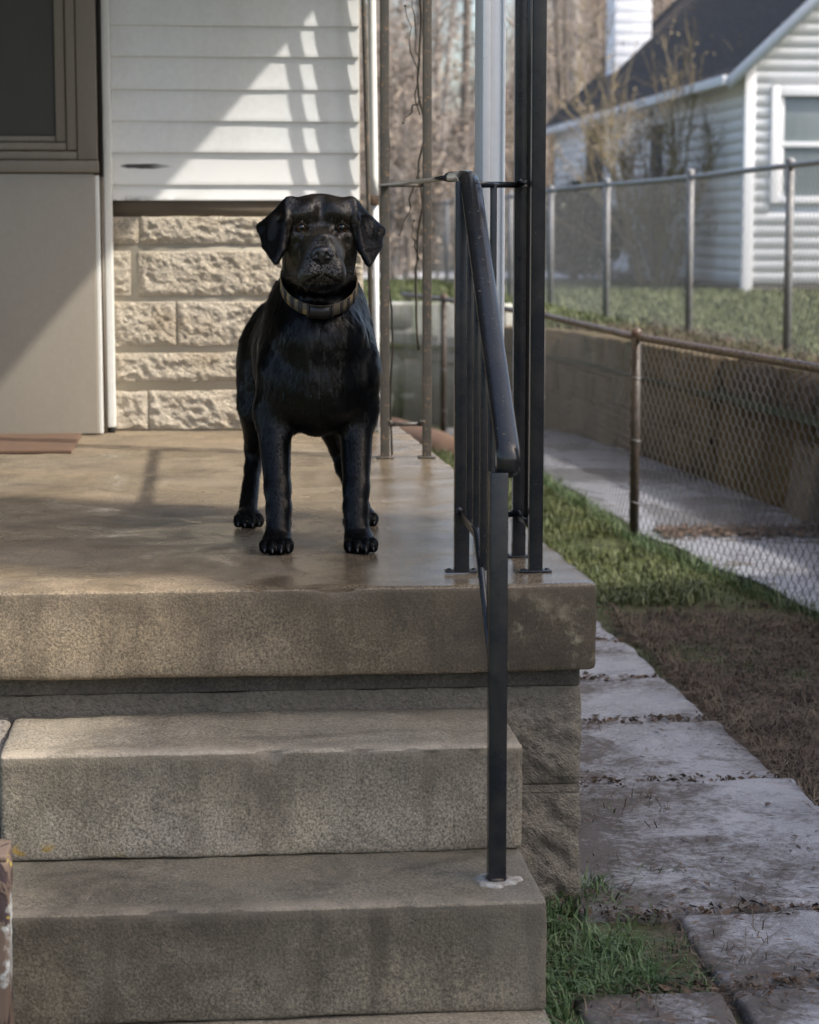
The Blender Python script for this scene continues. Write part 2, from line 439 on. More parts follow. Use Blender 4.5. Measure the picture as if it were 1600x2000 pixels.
def paving(name, mudk):
    t = NT(name)
    x, y, z = t.xyz()
    base = t.mix(t.noise(6, 5, .6), (.27, .262, .272), (.37, .357, .365))
    fine = t.noise(170, 4, .7)
    base = t.mix(.8, base, t.ramp(fine, [(.3, .6), (.5, .95), (.68, 1.3)]), 'MULTIPLY')
    mud = t.math('ADD', t.noise(4.2, 7, .68, dist=.5), t.mapr(x, .78, 1.18, .17 * mudk, -.03))
    mud = t.math('ADD', mud, t.math('MULTIPLY', t.math('SUBTRACT', t.noise(48, 6, .75), .5), .55))
    md = t.ramp(mud, [(.48, 0), (.66, .95)])
    col = t.mix(md, base, t.mix(t.noise(30, 5, .7), (.045, .036, .030), (.125, .102, .084)))
    r = t.mix(md, t.mix(t.ramp(t.noise(3.0, 4, .6), [(.4, 0), (.6, 1)]), (.20,) * 3, (.42,) * 3), (.8,) * 3)
    h = t.math('ADD', t.math('MULTIPLY', fine, .7), t.math('MULTIPLY', md, t.noise(60, 4, .7)))
    return t.done(col, r, .5, normal=t.bump(h, .8, .006))
M_pave = paving('muddy_paving', 1.0)
t = NT('wet_path')
pud = t.ramp(t.noise(1.5, 5, .6, vec=t.mapv((1.6, .7, 1)), dist=.8), [(.40, 1), (.50, 0)])
leafy = t.ramp(t.noise(1.9, 6, .7, vec=t.mapv((1, 2.2, 1))), [(.56, 0), (.64, 1)])
col = t.mix(t.noise(8, 5), (.22, .225, .245), (.31, .31, .335))
col = t.mix(t.math('MULTIPLY', pud, .5), col, (.12, .125, .14)); col = t.mix(leafy, col, (.062, .045, .026))
r = t.mix(pud, (.28,) * 3, (.08,) * 3); r = t.mix(leafy, r, (.8,) * 3)
M_path = t.done(col, r, .5, normal=t.bump(t.noise(60, 4, .6), .35, .004))
t = NT('mossy_wall_stone')
col = t.mix(t.noise(5, 6, .65), (.085, .062, .034), (.21, .16, .092))
col = t.mix(t.ramp(t.noise(2.2, 5, .6, vec=t.mapv((1, 1, .35))), [(.5, 0), (.68, .9)]), col, (.055, .058, .018))
col = t.mix(t.ramp(t.noise(1.6, 5, .6, vec=t.mapv((1.4, 1.4, .3))), [(.56, 0), (.66, .7)]), col, (.27, .22, .15))
M_mosswall = t.done(col, .9, .25, normal=t.bump(t.noise(25, 6, .7), 1.0, .02))
t = NT('pale_rendered_wall')
col = t.mix(t.noise(4, 6, .65), (.30, .30, .27), (.44, .44, .41))
col = t.mix(t.ramp(t.noise(3.0, 6, .65, vec=t.mapv((3, 3, .3))), [(.44, 0), (.58, .85)]), col, (.16, .19, .12))
M_palewall = t.done(col, .9, .25, normal=t.bump(t.noise(25, 5, .7), .8, .01))
t = NT('terracotta'); M_terra = t.done(t.mix(t.noise(9, 6, .7), (.085, .045, .03), (.18, .12, .085)), .85, .3, normal=t.bump(t.noise(50, 4), .6, .004))

def leafmat(name, c1, c2, scale=40, rough=.5, transl=.0):
    t = NT(name)
    col = t.mix(t.ramp(t.noise(scale, 2, .6), [(.35, 0), (.65, 1)]), c1, c2)
    return t.done(col, rough, .35)
M_grass = leafmat('green_grass', (.042, .085, .026), (.105, .150, .060), 18)
M_grass2 = leafmat('mossy_grass', (.055, .076, .022), (.118, .130, .045), 9)
M_dead = leafmat('dead_grass', (.060, .044, .030), (.17, .128, .09), 14, .8)
M_litter = leafmat('leaf_litter_brown', (.028, .018, .012), (.13, .085, .055), 30, .75)
M_bark = rock('grey_bark', (.16, .135, .115), (.24, .205, .175), (.085, .07, .06))
M_palebark = rock('pale_bark', (.34, .31, .29), (.45, .42, .40), (.2, .18, .16))
M_twig = leafmat('brown_twigs', (.20, .165, .14), (.38, .33, .29), 1.2, .8)
M_brush = leafmat('dry_brush', (.15, .115, .085), (.36, .295, .235), .9, .85)
M_olive = leafmat('olive_brush', (.055, .058, .025), (.13, .125, .06), 1.5, .8)
M_evergreen = leafmat('dark_evergreen', (.014, .020, .010), (.045, .050, .022), 3, .6)
M_yellow = leafmat('yellow_tan_twigs', (.17, .130, .072), (.32, .255, .155), 3, .8)
M_vine = leafmat('dead_vine', (.030, .026, .018), (.07, .055, .038), 12, .7)
M_roof = paint('dark_shingles', (.085, .077, .075), (.15, .13, .115), .8, .9, 9.0, None, (3, .5, 1), .1)
M_clap = paint('cool_white_clapboard', (.85, .86, .89), (.45, .44, .44), .3, .55, 2.0)
M_glass = paint('window_glass', (.16, .19, .20), (.26, .28, .28), .5, .12, 3.0)
M_wintrim = paint('window_trim_white', (.70, .71, .73), (.5, .5, .5), .2, .5)
M_darkwin = paint('dark_window', (.030, .026, .023), (.06, .05, .042), .5, .7, 2.0)

# dog
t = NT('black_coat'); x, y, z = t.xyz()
head_sheen = t.math('MULTIPLY', t.mapr(z, .53, .60, 0, 1), t.mapr(y, 4.33, 4.24, 0, 1))
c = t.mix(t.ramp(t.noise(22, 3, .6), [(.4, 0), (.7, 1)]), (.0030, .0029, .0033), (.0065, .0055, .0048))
c = t.mix(t.math('MULTIPLY', head_sheen, t.noise(30, 3, .6)), c, (.030, .024, .017))  # tan sheen on the lit head, painted into the coat colour
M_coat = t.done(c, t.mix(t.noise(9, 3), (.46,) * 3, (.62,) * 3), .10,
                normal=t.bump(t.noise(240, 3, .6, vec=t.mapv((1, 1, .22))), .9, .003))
t = NT('black_hair')
M_hair = t.done((.0030, .0029, .0033), .29, .26)
t = NT('face_hair_painted_sheen'); M_hair_sheen = t.done(t.mix(t.ramp(t.noise(14, 3, .5), [(.36, 0), (.64, 1)]), (.006, .005, .004), (.052, .042, .029)), .30, .52)  # pale tan patches are painted sheen on black face hair
t = NT('nose_leather'); M_nose = t.done((.012, .0115, .013), .24, .6, normal=t.bump(t.voro(420), .6, .0008))
t = NT('dog_iris')
M_iris = t.done((.085, .036, .014), .06, .35); t = NT('dog_pupil'); M_pupil = t.done((.002, .002, .002), .05, .6)
t = NT('dog_claw'); M_claw = t.done((.025, .023, .024), .22, .6)
t = NT('collar_web_tan'); M_collar = t.done(t.mix(t.ramp(t.noise(38, 2), [(.47, 0), (.5, 1)]), (.30, .21, .10), (.14, .115, .08)), .75, .3, normal=t.bump(t.noise(500, 2), .5, .0006))
t = NT('collar_web_dark'); M_collar2 = t.done((.040, .036, .034), .7, .3, normal=t.bump(t.noise(500, 2), .5, .0006))
t = NT('buckle_plastic'); M_buckle = t.done((.013, .013, .014), .35, .5)
# ------------------------------------------------------------------ terrain
WALL = np.array([(3.1, -6), (2.95, 0), (2.72, 6), (2.56, 9.3), (2.47, 10.6), (2.36, 12.1), (2.18, 13.4), (1.85, 14.15), (1.3, 14.5), (.4, 14.75), (-2, 15.0), (-8, 15.2), (-30, 15.2)])
def upper_z(x, y):
    z = -.08 + .10 * np.clip((2.6 - x) / 1.6, 0, 1) * np.clip((20 - y) / 8, 0, 1)
    s = np.clip((y - 52) / 62, 0, 1); s = s * s * (3 - 2 * s)
    q = x / np.maximum(y, 1.0)
    side = .22 + .95 * np.clip((q - .132) / .022, 0, 1) + .5 * np.clip((.105 - q) / .03, 0, 1)
    z = z + s * 13 * side + fbm(np.stack([x * .15, y * .15, x * 0], -1), 3, 5) * .35 * np.clip((y - 36) / 20, 0, 1)
    return z

# lower yard sheet
mb = MB()
xs = np.concatenate([np.linspace(-30, -2, 15), np.linspace(-1.6, 3.2, 97)]); ys = np.concatenate([np.linspace(-7, 2, 19), np.linspace(2.1, 15.4, 180)])
X, Y = np.meshgrid(xs, ys, indexing='ij')
Zg = -.625 + fbm(np.stack([X * 3, Y * 3, X * 0], -1), 4, 3) * .022
idx = np.arange(X.size).reshape(X.shape)
mb.add(np.stack([X, Y, Zg], -1), np.stack([idx[:-1, :-1], idx[1:, :-1], idx[1:, 1:], idx[:-1, 1:]], -1).reshape(-1, 4))
put('ground', mb, M_soil, None, True, 'structure')

# upper lawn and wooded hill: fan outward from the retaining wall line
seg = []
for a, b in zip(WALL[:-1], WALL[1:]):
    k = max(2, int(np.linalg.norm(b - a) / .5)); seg.append(a + (b - a) * np.linspace(0, 1, k, endpoint=False)[:, None])
wl = np.concatenate(seg + [WALL[-1:]])
O = np.array([-4.0, 4.0]); d = wl - O; rr = np.linalg.norm(d, axis=1); d = d / rr[:, None]
rad = np.concatenate([[-.06, .15, .4, .8, 1.3, 2, 3, 4.5], np.linspace(6, 60, 55), np.linspace(65, 420, 24)])
R_ = rr[:, None] + rad[None, :] * np.ones_like(rr)[:, None]
X = O[0] + d[:, :1] * R_; Y = O[1] + d[:, 1:] * R_
Zu = upper_z(X, Y); Zu[:, 0] -= .1
mb = MB(); idx = np.arange(X.size).reshape(X.shape)
mb.add(np.stack([X, Y, Zu], -1), np.stack([idx[:-1, :-1], idx[:-1, 1:], idx[1:, 1:], idx[1:, :-1]], -1).reshape(-1, 4)[:, ::-1])
put('lawn', mb, M_lawn, None, True, 'structure')
# far flat earth under everything to the horizon
mb = MB(); mb.add([(-500, -500, -.9), (500, -500, -.9), (500, 500, -.9), (-500, 500, -.9)], [(0, 1, 2, 3)])
put('terrain', mb, M_soil, None, False, 'structure')

# pale gravel lane across the lot
mb = MB(); xs = np.linspace(-30, 6.1, 60); ys = np.linspace(32.2, 37.4, 9)
X, Y = np.meshgrid(xs, ys, indexing='ij')
idx = np.arange(X.size).reshape(X.shape)
mb.add(np.stack([X, Y, upper_z(X, Y) + .02], -1), np.stack([idx[:-1, :-1], idx[1:, :-1], idx[1:, 1:], idx[:-1, 1:]], -1).reshape(-1, 4))
put('lane', mb, M_lane, None, True, 'structure')

# footpath beyond the low fence
fx = lambda y: np.interp(y, [-7, 6.5, 6.85, 8.77, 10.9, 13.2, 15], [2.1, 1.985, 1.955, 1.74, 1.69, 1.45, 1.3])
wx = lambda y: np.interp(y, WALL[:8, 1], WALL[:8, 0])
ys = np.linspace(-6.5, 13.6, 90); mb = MB()
V = []
for y in ys:
    a = fx(y) + .015 + .02 * math.sin(y * 7); b = wx(y) - .02
    for k in range(7): V.append((a + (b - a) * k / 6, y, -.588))
idx = np.arange(len(V)).reshape(len(ys), 7)
mb.add(V, np.stack([idx[:-1, :-1], idx[:-1, 1:], idx[1:, 1:], idx[1:, :-1]], -1).reshape(-1, 4))
put('path', mb, M_path, None, True, 'structure')

# retaining wall: courses of rough stones
def stone_wall(name, label, pts, z0, z1, rows, L, mat, matm, th=.16, seed=1):
    t = thing(name, label, 'wall', (*pts[0], z0))
    pts = np.asarray(pts, float); ds = np.linalg.norm(np.diff(pts, axis=0), axis=1); cum = np.concatenate([[0], np.cumsum(ds)])
    def at(s):
        x = np.interp(s, cum, pts[:, 0]); y = np.interp(s, cum, pts[:, 1]); return np.array([x, y])
    def frame(s):
        a, b = at(max(0, s - .05)), at(min(cum[-1], s + .05)); tv = (b - a) / np.linalg.norm(b - a)
        return at(s), tv, np.array([tv[1], -tv[0]])
    # mortar core
    mb = MB(); S = np.linspace(0, cum[-1], int(cum[-1] / .15)); V = []
    for s in S:
        p, tv, nn = frame(s)
        for off, z in ((-.012, z0 - .08), (-.012, z1 - .02), (th, z1 - .02), (th, z0 - .08)): V.append((p[0] + nn[0] * off, p[1] + nn[1] * off, z))
    idx = np.arange(len(V)).reshape(len(S), 4); nx = np.roll(idx, -1, 1)
    mb.add(V, np.stack([idx[:-1], nx[:-1], nx[1:], idx[1:]], -1).reshape(-1, 4))
    put('mortar', mb, matm, t)
    r = random.Random(seed); h = (z1 - z0) / rows
    for k in range(rows):
        s = -r.uniform(0, L * .5)
        while s < cum[-1]:
            l = L * r.uniform(.7, 1.35); e = min(s + l, cum[-1]); c = max((s + e) / 2, .01)
            if e > 0.03:
                p, tv, nn = frame(c); ll = (e - max(s, 0)) - .014; dep = th * .8
                if ll > .05:
                    m = MB(); hh = h - .014
                    out = r.uniform(.005, .03)
                    ang = np.array([tv[0], tv[1], 0]); nnn = np.array([nn[0], nn[1], 0])
                    c0 = np.array([p[0], p[1], z0 + (k + .5) * h])
                    def warp(V, n_, ll=ll, hh=hh, c0=c0, ang=ang, nnn=nnn, out=out, sd=r.randint(0, 999)):
                        P = c0 + V[:, :1] * ang + V[:, 1:2] * nnn + V[:, 2:3] * np.array([0, 0, 1])
                        P[:, 2] += fbm(np.stack([P[:, 0] * 2.3, P[:, 1] * 2.3, P[:, 2] * .0 + sd], -1), 2, 6) * .05 * (P[:, 2] < z1 - .06)
                        P = P - nnn * out + (fbm(P * 9, 4, sd) * .05)[:, None] * -nnn
                        return P
                    rbox(m, (-ll / 2, 0, -hh / 2), (ll / 2, dep, hh / 2), .02, None, 0, warp=warp)
                    put('stone', m, mat, t, True)
            s = e if e < cum[-1] else cum[-1] + 1
    return t
stone_wall('retaining_wall', 'brown stone retaining wall at the far bend of the wet path', WALL[4:8], -.60, .03, 3, .30, M_mosswall, M_mosswall, .2, 3)
stone_wall('pale_wall', 'pale stained low wall behind the porch columns at the far end of the path', WALL[7:11], -.60, .17, 4, .5, M_palewall, M_palewall, .2, 4)

# near stretch: an old rough earth-stained wall with dead growth hanging over it
bank = thing('retaining_bank', 'rough earth stained bank wall with hanging dead grass beside the wet path', 'wall', (2.6, 9.0, -.6))
mb = MB(); ys = np.linspace(3.0, 10.62, 190); zs = np.linspace(-.66, .02, 26); Yb, Zb = np.meshgrid(ys, zs, indexing='ij')
Xb = np.interp(Yb, WALL[:8, 1], WALL[:8, 0]) + (Zb + .6) * .10
pb = np.stack([Xb * 0, Yb * 2.6, Zb * .9], -1)
Xb = Xb + fbm(pb, 3, 14) * .09 + fbm(np.stack([Xb, Yb * 8, Zb * 6], -1), 4, 15) * .035
idx = np.arange(Xb.size).reshape(Xb.shape)
mb.add(np.stack([Xb, Yb, Zb], -1), np.stack([idx[:-1, :-1], idx[:-1, 1:], idx[1:, 1:], idx[1:, :-1]], -1).reshape(-1, 4))
nb_ = len(ys); top = np.stack([Xb[:, -1], ys, Zb[:, -1]], -1); back = top + np.array([.25, 0, -.08])
b0 = mb.n; mb.add(np.concatenate([top, back]), np.stack([np.arange(nb_ - 1), np.arange(1, nb_), nb_ + np.arange(1, nb_), nb_ + np.arange(nb_ - 1)], -1))
put('face', mb, M_mosswall, bank, True)
rb_ = np.random.default_rng(77); n = 9000
yb = rb_.uniform(3.0, 10.6, n); kb = fbm(np.stack([yb * 2.2, yb * 0, yb * 0], -1), 3, 33) + rb_.uniform(-.4, .4, n) > -.05; yb = yb[kb]; n = len(yb)
z0b = .03 - np.abs(rb_.normal(0, .16, n)); xb = np.interp(yb, WALL[:8, 1], WALL[:8, 0]) + (z0b + .6) * .10 - .05
Lb = rb_.uniform(.04, .20, n); wb = rb_.uniform(.0012, .003, n); dyb = rb_.normal(0, .05, n)
Vb = np.zeros((n, 5, 3))
Vb[:, 0] = np.stack([xb + .06, yb - wb, z0b], -1); Vb[:, 1] = np.stack([xb + .06, yb + wb, z0b], -1)
Vb[:, 2] = np.stack([xb - .01, yb + wb + dyb * .4, z0b - Lb * .25], -1); Vb[:, 3] = np.stack([xb - .01, yb - wb + dyb * .4, z0b - Lb * .25], -1)
Vb[:, 4] = np.stack([xb - .02, yb + dyb, z0b - Lb], -1)
bb = np.arange(n)[:, None] * 5; mb = MB(); mb.add(Vb.reshape(-1, 3), bb + np.array([[0, 1, 2, 3]])); mb.f.append(bb + np.array([[3, 2, 4]])); mb.mi.append(np.zeros(n, np.int32))
put('hanging_grass', mb, M_dead, bank, False, 'stuff')
pier = thing('pale_pier', 'grey weathered concrete block leaning on the bank beside the wet path', 'block', (2.52, 9.25, -.6))
def prw(V, n_):
    V = V.copy(); V[:, 0] += (V[:, 2] + .6) * .16; V += n_ * (fbm(V * 12, 3, 6) * .012)[:, None]; return V
put('block', rbox(MB(), (2.50, 9.00, -.64), (2.74, 9.38, -.27), .03, .03, 0, warp=prw), M_pier, pier, True)

# ------------------------------------------------------------------ own house
WY = 7.034
house = thing('house', 'white clapboard house on a tan rock faced stone foundation behind the dog', 'house', (-1.0, WY, 0))
mb = MB(); box(mb, (-6.0, WY + .05, -.63), (.495, WY + 6.0, 2.75)); put('wall', mb, M_mortar, house)
zb = [.729, .776, .876, .973, 1.071, 1.172, 1.268, 1.365, 1.463, 1.56, 1.658, 1.755, 1.853, 1.95, 2.05, 2.15, 2.25]
def board(x0, x1, za, zt, mat, seed):
    mb = MB(); nx = 26; xs = np.linspace(x0, x1, nx); ts = np.linspace(0, 1, 9)
    V = []
    for x in xs:
        for tt in ts:                       # 0 at the top, 1 at the drip edge
            z = zt + (za - zt) * tt
            V.append((x, WY - .003 - .0075 * tt ** 2.0, z))
        V.append((x, WY - .0098, za - .003)); V.append((x, WY - .006, za - .003)); V.append((x, WY + .012, za + .0015))
    V = np.array(V)
    wob = fbm(np.stack([V[:, 0] * 3, V[:, 2] * 2, np.full(len(V), seed)], -1), 2, seed) * .0022
    V[:, 1] += wob; V[:, 2] += fbm(np.stack([V[:, 0] * 1.5, np.full(len(V), seed * 1.7), V[:, 0] * 0], -1), 2, seed) * .0016
    k = len(ts) + 3; idx = np.arange(len(V)).reshape(nx, k)
    mb.add(V, np.stack([idx[:-1, :-1], idx[:-1, 1:], idx[1:, 1:], idx[1:, :-1]], -1).reshape(-1, 4))
    return mb
for i in range(len(zb) - 1):
    za, zt = zb[i], zb[i + 1] + .006
    o = put('siding_board', board(-.288, .489, za, zt, M_siding, i + 1), M_smudge if zb[i] in (.776, .729) else M_siding, house, True)
    if zb[i] == .776: o['label'] = 'siding board with a long dark smudge'
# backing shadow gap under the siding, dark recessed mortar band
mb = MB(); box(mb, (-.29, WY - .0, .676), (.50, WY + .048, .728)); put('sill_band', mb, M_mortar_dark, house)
# foundation stones
mb = MB(); box(mb, (-.29, WY - .0055, -.02), (.50, WY + .049, .6755)); put('mortar', mb, M_mortar, house)
courses = [(.004, .127, [-.29, -.185, .50]), (.156, .248, [-.29, .21, .50]), (.269, .410, [-.29, -.093, .50]),
           (.428, .568, [-.29, -.222, .50]), (.591, .675, [-.29, -.205, .50])]
sd = 0
for (a, b, js) in courses:
    for x0, x1 in zip(js[:-1], js[1:]):
        sd += 1; g = .013 if x0 == -.222 else .0015
        g2 = .011 if x1 == -.222 else .0015
        m = MB(); bx0, bx1 = x0 + g * (x0 > -.289), x1 - g2 * (x1 < .499)
        def warp(V, n_, sd=sd, a=a, b=b, x0=bx0, x1=bx1):
            front = np.clip((WY + .0 - V[:, 1]) / .02, 0, 1)
            e = np.minimum(np.minimum(V[:, 0] - x0, x1 - V[:, 0]), np.minimum(V[:, 2] - a, b - V[:, 2]))
            mk = np.clip(e / .016, 0, 1) * (V[:, 1] < WY + .0)
            p = V * np.array([1, 0, 1.0]) + np.array([0, sd * 3.1, 0])
            q = p[:, 0] * .8 + p[:, 2] * .6
            rg = np.abs(fbm(np.stack([p[:, 0] * 22 + p[:, 2] * 12, p[:, 2] * 30 - p[:, 0] * 8, p[:, 1]], -1), 4, sd))
            h = fbm(p * 15, 5, sd + 40, .68) * .011 + (.5 - rg * 1.9) * .0105 + .003
            V = V.copy(); V[:, 1] -= mk * np.maximum(h, -.006)
            V[:, 0] += fbm(p * 25, 2, sd + 9) * .003 * (1 - np.clip(e / .02, 0, 1)); V[:, 2] += fbm(p * 25, 2, sd + 19) * .004 * (1 - np.clip(e / .02, 0, 1))
            return V
        rbox(m, (bx0, WY - .010, a), (bx1, WY + .03, b), .004, .0045 if a >= 0 else .01, 0, warp=warp)
        put('stone', m, M_stone, house, True)
# trim board beside the door
mb = MB(); rbox(mb, (-.311, 6.962, .018), (-.2865, 7.03, 2.3), .003); put('door_trim', mb, M_trim, house)
mb = MB(); box(mb, (-.309, 6.966, .0), (-.289, 7.03, .017)); put('trim_foot', mb, M_black, house)
# roof over the porch and house
mb = MB()
rbox(mb, (-6.3, 4.8, 2.14), (1.06, 13.4, 2.24), .01); put('porch_ceiling', mb, M_doorframe, house)
mb = MB(); mb.add([(-6.4, 4.25, 2.25), (1.08, 4.25, 2.25), (1.08, 13.5, 2.25), (-6.4, 13.5, 2.25), (-6.4, 9.5, 4.6), (1.08, 9.5, 4.6)],
                  [(0, 1, 5, 4), (2, 3, 4, 5)]); mb.add([(1.08, 4.25, 2.25), (1.08, 13.5, 2.25), (1.08, 9.5, 4.6)], [(0, 1, 2)])
put('roof', mb, M_roof, house)
# door
DY = 6.893
door = put('door', rbox(MB(), (-1.25, DY, .004), (-.336, DY + .04, .806), .004), M_door, house)
def dpart(name, lo, hi, m, r=.003): return put(name, rbox(MB(), lo, hi, r), m, door)
dpart('door_edge', (-.3355, DY + .012, .004), (-.3225, DY + .05, .80), M_trim, .002)
dpart('ledge', (-1.25, DY - .012, .808), (-.322, DY + .05, .846), M_doorframe, .005)
dpart('ledge', (-1.25, DY + .004, .847), (-.385, DY + .05, .874), M_doorframe, .006)
dpart('stile', (-.385, DY + .002, .8475), (-.3245, DY + .05, 2.05), M_doorframe, .004)
dpart('window_frame', (-.418, DY + .010, .8755), (-.386, DY + .05, 2.05), M_doorframe, .006)
dpart('window_frame', (-1.25, DY + .012, .8755), (-.4185, DY + .05, .901), M_doorframe, .006)
dpart('window_sash', (-.452, DY + .022, .902), (-.419, DY + .05, 2.05), M_doorframe, .006)
dpart('window_sash', (-1.25, DY + .024, .902), (-.4525, DY + .05, .921), M_doorframe, .005)
dpart('insect_screen', (-1.25, DY + .036, .922), (-.453, DY + .044, 2.05), M_screen, .001)
mb = MB(); box(mb, (-.3235, DY + .035, .80), (-.312, 7.03, 2.1)); put('door_gap', mb, M_black, house)
mb = MB(); box(mb, (-.3225, DY + .06, .0), (-.312, 7.03, .80)); put('door_jamb', mb, M_doorframe, house)
# downspout
ds = thing('downspout', 'thin white downspout at the corner of the siding, rusty at its foot', 'downspout', (.53, 6.97, 0))
put('pipe', sweep(MB(), [(.5235, 6.972, 2.1), (.5245, 6.972, 1.35), (.531, 6.972, .80), (.5315, 6.972, .742)], [(-.012, -.02), (.012, -.02), (.012, .02), (-.012, .02)], (0, 1, 0)), M_trim, ds)
put('collar', rbox(MB(), (.519, 6.949, .712), (.545, 6.995, .742), .003), M_rust, ds)
put('lower_pipe', sweep(MB(), [(.535, 6.972, .712), (.537, 6.972, .3), (.537, 6.972, .0)], [(-.009, -.014), (.009, -.014), (.009, .014), (-.009, .014)], (0, 1, 0)), M_oldwhite, ds)
# iron wall post, leaning
wp = thing('wall_post', 'thin dark iron post leaning against the siding beside the downspout', 'post', (.52, 6.93, 0))
put('shaft', sweep(MB(), [(.4925, 6.93, 1.9), (.496, 6.93, 1.344), (.510, 6.93, .745), (.522, 6.93, 0)], [(-.0065, -.008), (.0065, -.008), (.0065, .008), (-.0065, .008)], (0, 1, 0)), M_iron_dusty, wp)
put('foot_plate', rbox(MB(), (.505, 6.91, 0.0), (.54, 6.95, .006), .002), M_iron_dusty, wp)

# ------------------------------------------------------------------ porch
porch = thing('porch', 'wet tan concrete porch the black dog stands on', 'porch', (.2, 5.4, -.16))
def skew(V, n_):
    V = V.copy(); f = np.clip((V[:, 0] - .4) / .3, 0, 1)
    y = V[:, 1]; right = np.interp(y, [3.88, 5.87, 7.13], [.700, .664, .625])
    V[:, 0] = V[:, 0] + f * (right - .70)
    side = V[:, 0] > .4
    V[:, 2] += fbm(V * np.array([4, 4, 0]), 3, 8) * .0035
    V += n_ * (fbm(V * 16, 4, 21) * .0028)[:, None]
    edge = np.clip(1 - np.abs(V[:, 1] - 3.883) / .03, 0, 1) * np.clip(1 - np.abs(V[:, 2]) / .03, 0, 1)
    V -= n_ * (edge * np.clip(fbm(V * np.array([22, 22, 22]), 3, 61) - .12, 0, 1) * .03)[:, None]
    return V
o = put('slab', rbox(MB(), (-2.2, 3.883, -.161), (.70, 7.13, 0), .011, .02, 0, warp=skew), M_slab, porch, True)
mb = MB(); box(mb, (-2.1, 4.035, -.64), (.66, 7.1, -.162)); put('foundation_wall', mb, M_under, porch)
def pier_stone(lo, hi, sd, flat=False):
    m = MB()
    def warp(V, n_):
        V = V.copy(); mk = (V[:, 1] < lo[1] + .004)
        e = np.minimum(np.minimum(V[:, 0] - lo[0], hi[0] - V[:, 0]), np.minimum(V[:, 2] - lo[2], hi[2] - V[:, 2]))
        h = fbm(V * 21 + sd * 5, 5, sd, .72) * .034 + .006
        if flat: h = fbm(V * 20 + sd, 4, sd) * .004
        V[:, 1] -= mk * np.clip(e / .018, 0, 1) * np.maximum(h, -.012)
        V[:, 0] += (V[:, 0] > hi[0] - .003) * fbm(V * 20, 3, sd + 3) * .006
        return V
    rbox(m, lo, hi, .004, .0085, 0, warp=warp)
    return put('stone', m, M_pier, porch, True)
pier_stone((.522, 3.945, -.386), (.683, 4.05, -.200), 11)
pier_stone((.522, 3.945, -.640), (.683, 4.05, -.402), 12)
mb = MB(); rbox(mb, (.522, 3.944, -.402), (.682, 4.03, -.3865), .002); put('mortar', mb, M_pier, porch)
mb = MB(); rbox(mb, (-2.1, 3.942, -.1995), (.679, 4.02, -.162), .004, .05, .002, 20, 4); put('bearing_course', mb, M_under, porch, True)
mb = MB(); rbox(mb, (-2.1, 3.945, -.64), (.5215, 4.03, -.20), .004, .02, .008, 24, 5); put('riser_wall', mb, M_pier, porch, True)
# steps
stairs = thing('stairs', 'weathered grey concrete steps leading up to the porch', 'stairs', (.1, 3.5, -.62))
def wear(sd):
    def w(V, n_):
        V = V.copy(); V += n_ * (fbm(V * 18, 4, sd) * .0035)[:, None]
        V[:, 2] += fbm(V * np.array([3, 3, 0]) + sd, 3, sd) * .003
        fy = V[:, 1].min(); zt = V[:, 2].max()
        edge = np.clip(1 - np.abs(V[:, 1] - fy) / .035, 0, 1) * np.clip(1 - np.abs(V[:, 2] - zt) / .035, 0, 1)
        V -= n_ * (edge * np.clip(fbm(V * 20, 3, sd + 7) - .10, 0, 1) * .040)[:, None]
        return V
    return w
put('step', rbox(MB(), (-.352, 3.632, -.418), (.529, 3.944, -.235), .009, .018, 0, warp=wear(31)), M_step, stairs, True)
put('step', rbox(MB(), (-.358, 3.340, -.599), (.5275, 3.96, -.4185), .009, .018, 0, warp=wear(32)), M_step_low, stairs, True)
put('step', rbox(MB(), (-.37, 2.95, -.70), (.530, 3.97, -.5995), .012, .03, 0, warp=wear(33)), M_step, stairs, True)
ck = thing('cheek_wall', 'pinkish pebbled concrete block beside the left end of the top step', 'block', (-.4, 3.8, -.62))
def ckw(V, n_):
    V = V.copy(); V[:, 2] += np.clip((V[:, 1] - 3.94) , -1, 0) * .25 * (V[:, 2] > -.4); V += n_ * (fbm(V * 20, 4, 3) * .005)[:, None]; return V
put('block', rbox(MB(), (-.95, 3.70, -.63), (-.357, 3.940, -.233), .012, .02, 0, warp=ckw), M_pink, ck, True)
# white patch round the handrail post
mb = MB(); V = [(.4605, 3.452, -.4145)]; n = 40
for k in range(n):
    a = 2 * math.pi * k / n; r = 1 + .16 * math.sin(3 * a + 1) + .12 * math.sin(7 * a)
    V.append((.4605 + .034 * r * math.cos(a), 3.452 + .030 * r * math.sin(a), -.4145))
for k in range(n):
    V.append((V[1 + k][0] + .004 * math.cos(2 * math.pi * k / n), V[1 + k][1] + .004 * math.sin(2 * math.pi * k / n), -.421))
mb.add(V, [(0, 1 + k, 1 + (k + 1) % n) for k in range(n)]); mb.f.append(np.array([(1 + k, 1 + n + k, 1 + n + (k + 1) % n, 1 + (k + 1) % n) for k in range(n)])); mb.mi.append(np.zeros(n, np.int32))
put('mortar_patch', mb, M_ring, stairs)
# doormat
mat_ = put('doormat', rbox(MB(), (-1.15, 6.32, .001), (-.386, 6.845, .012), .003, .02, .002, 40, 6, warp=None), M_brownmat, None, True)
tag(mat_, 'flat red brown doormat lying in front of the taupe door', 'doormat')
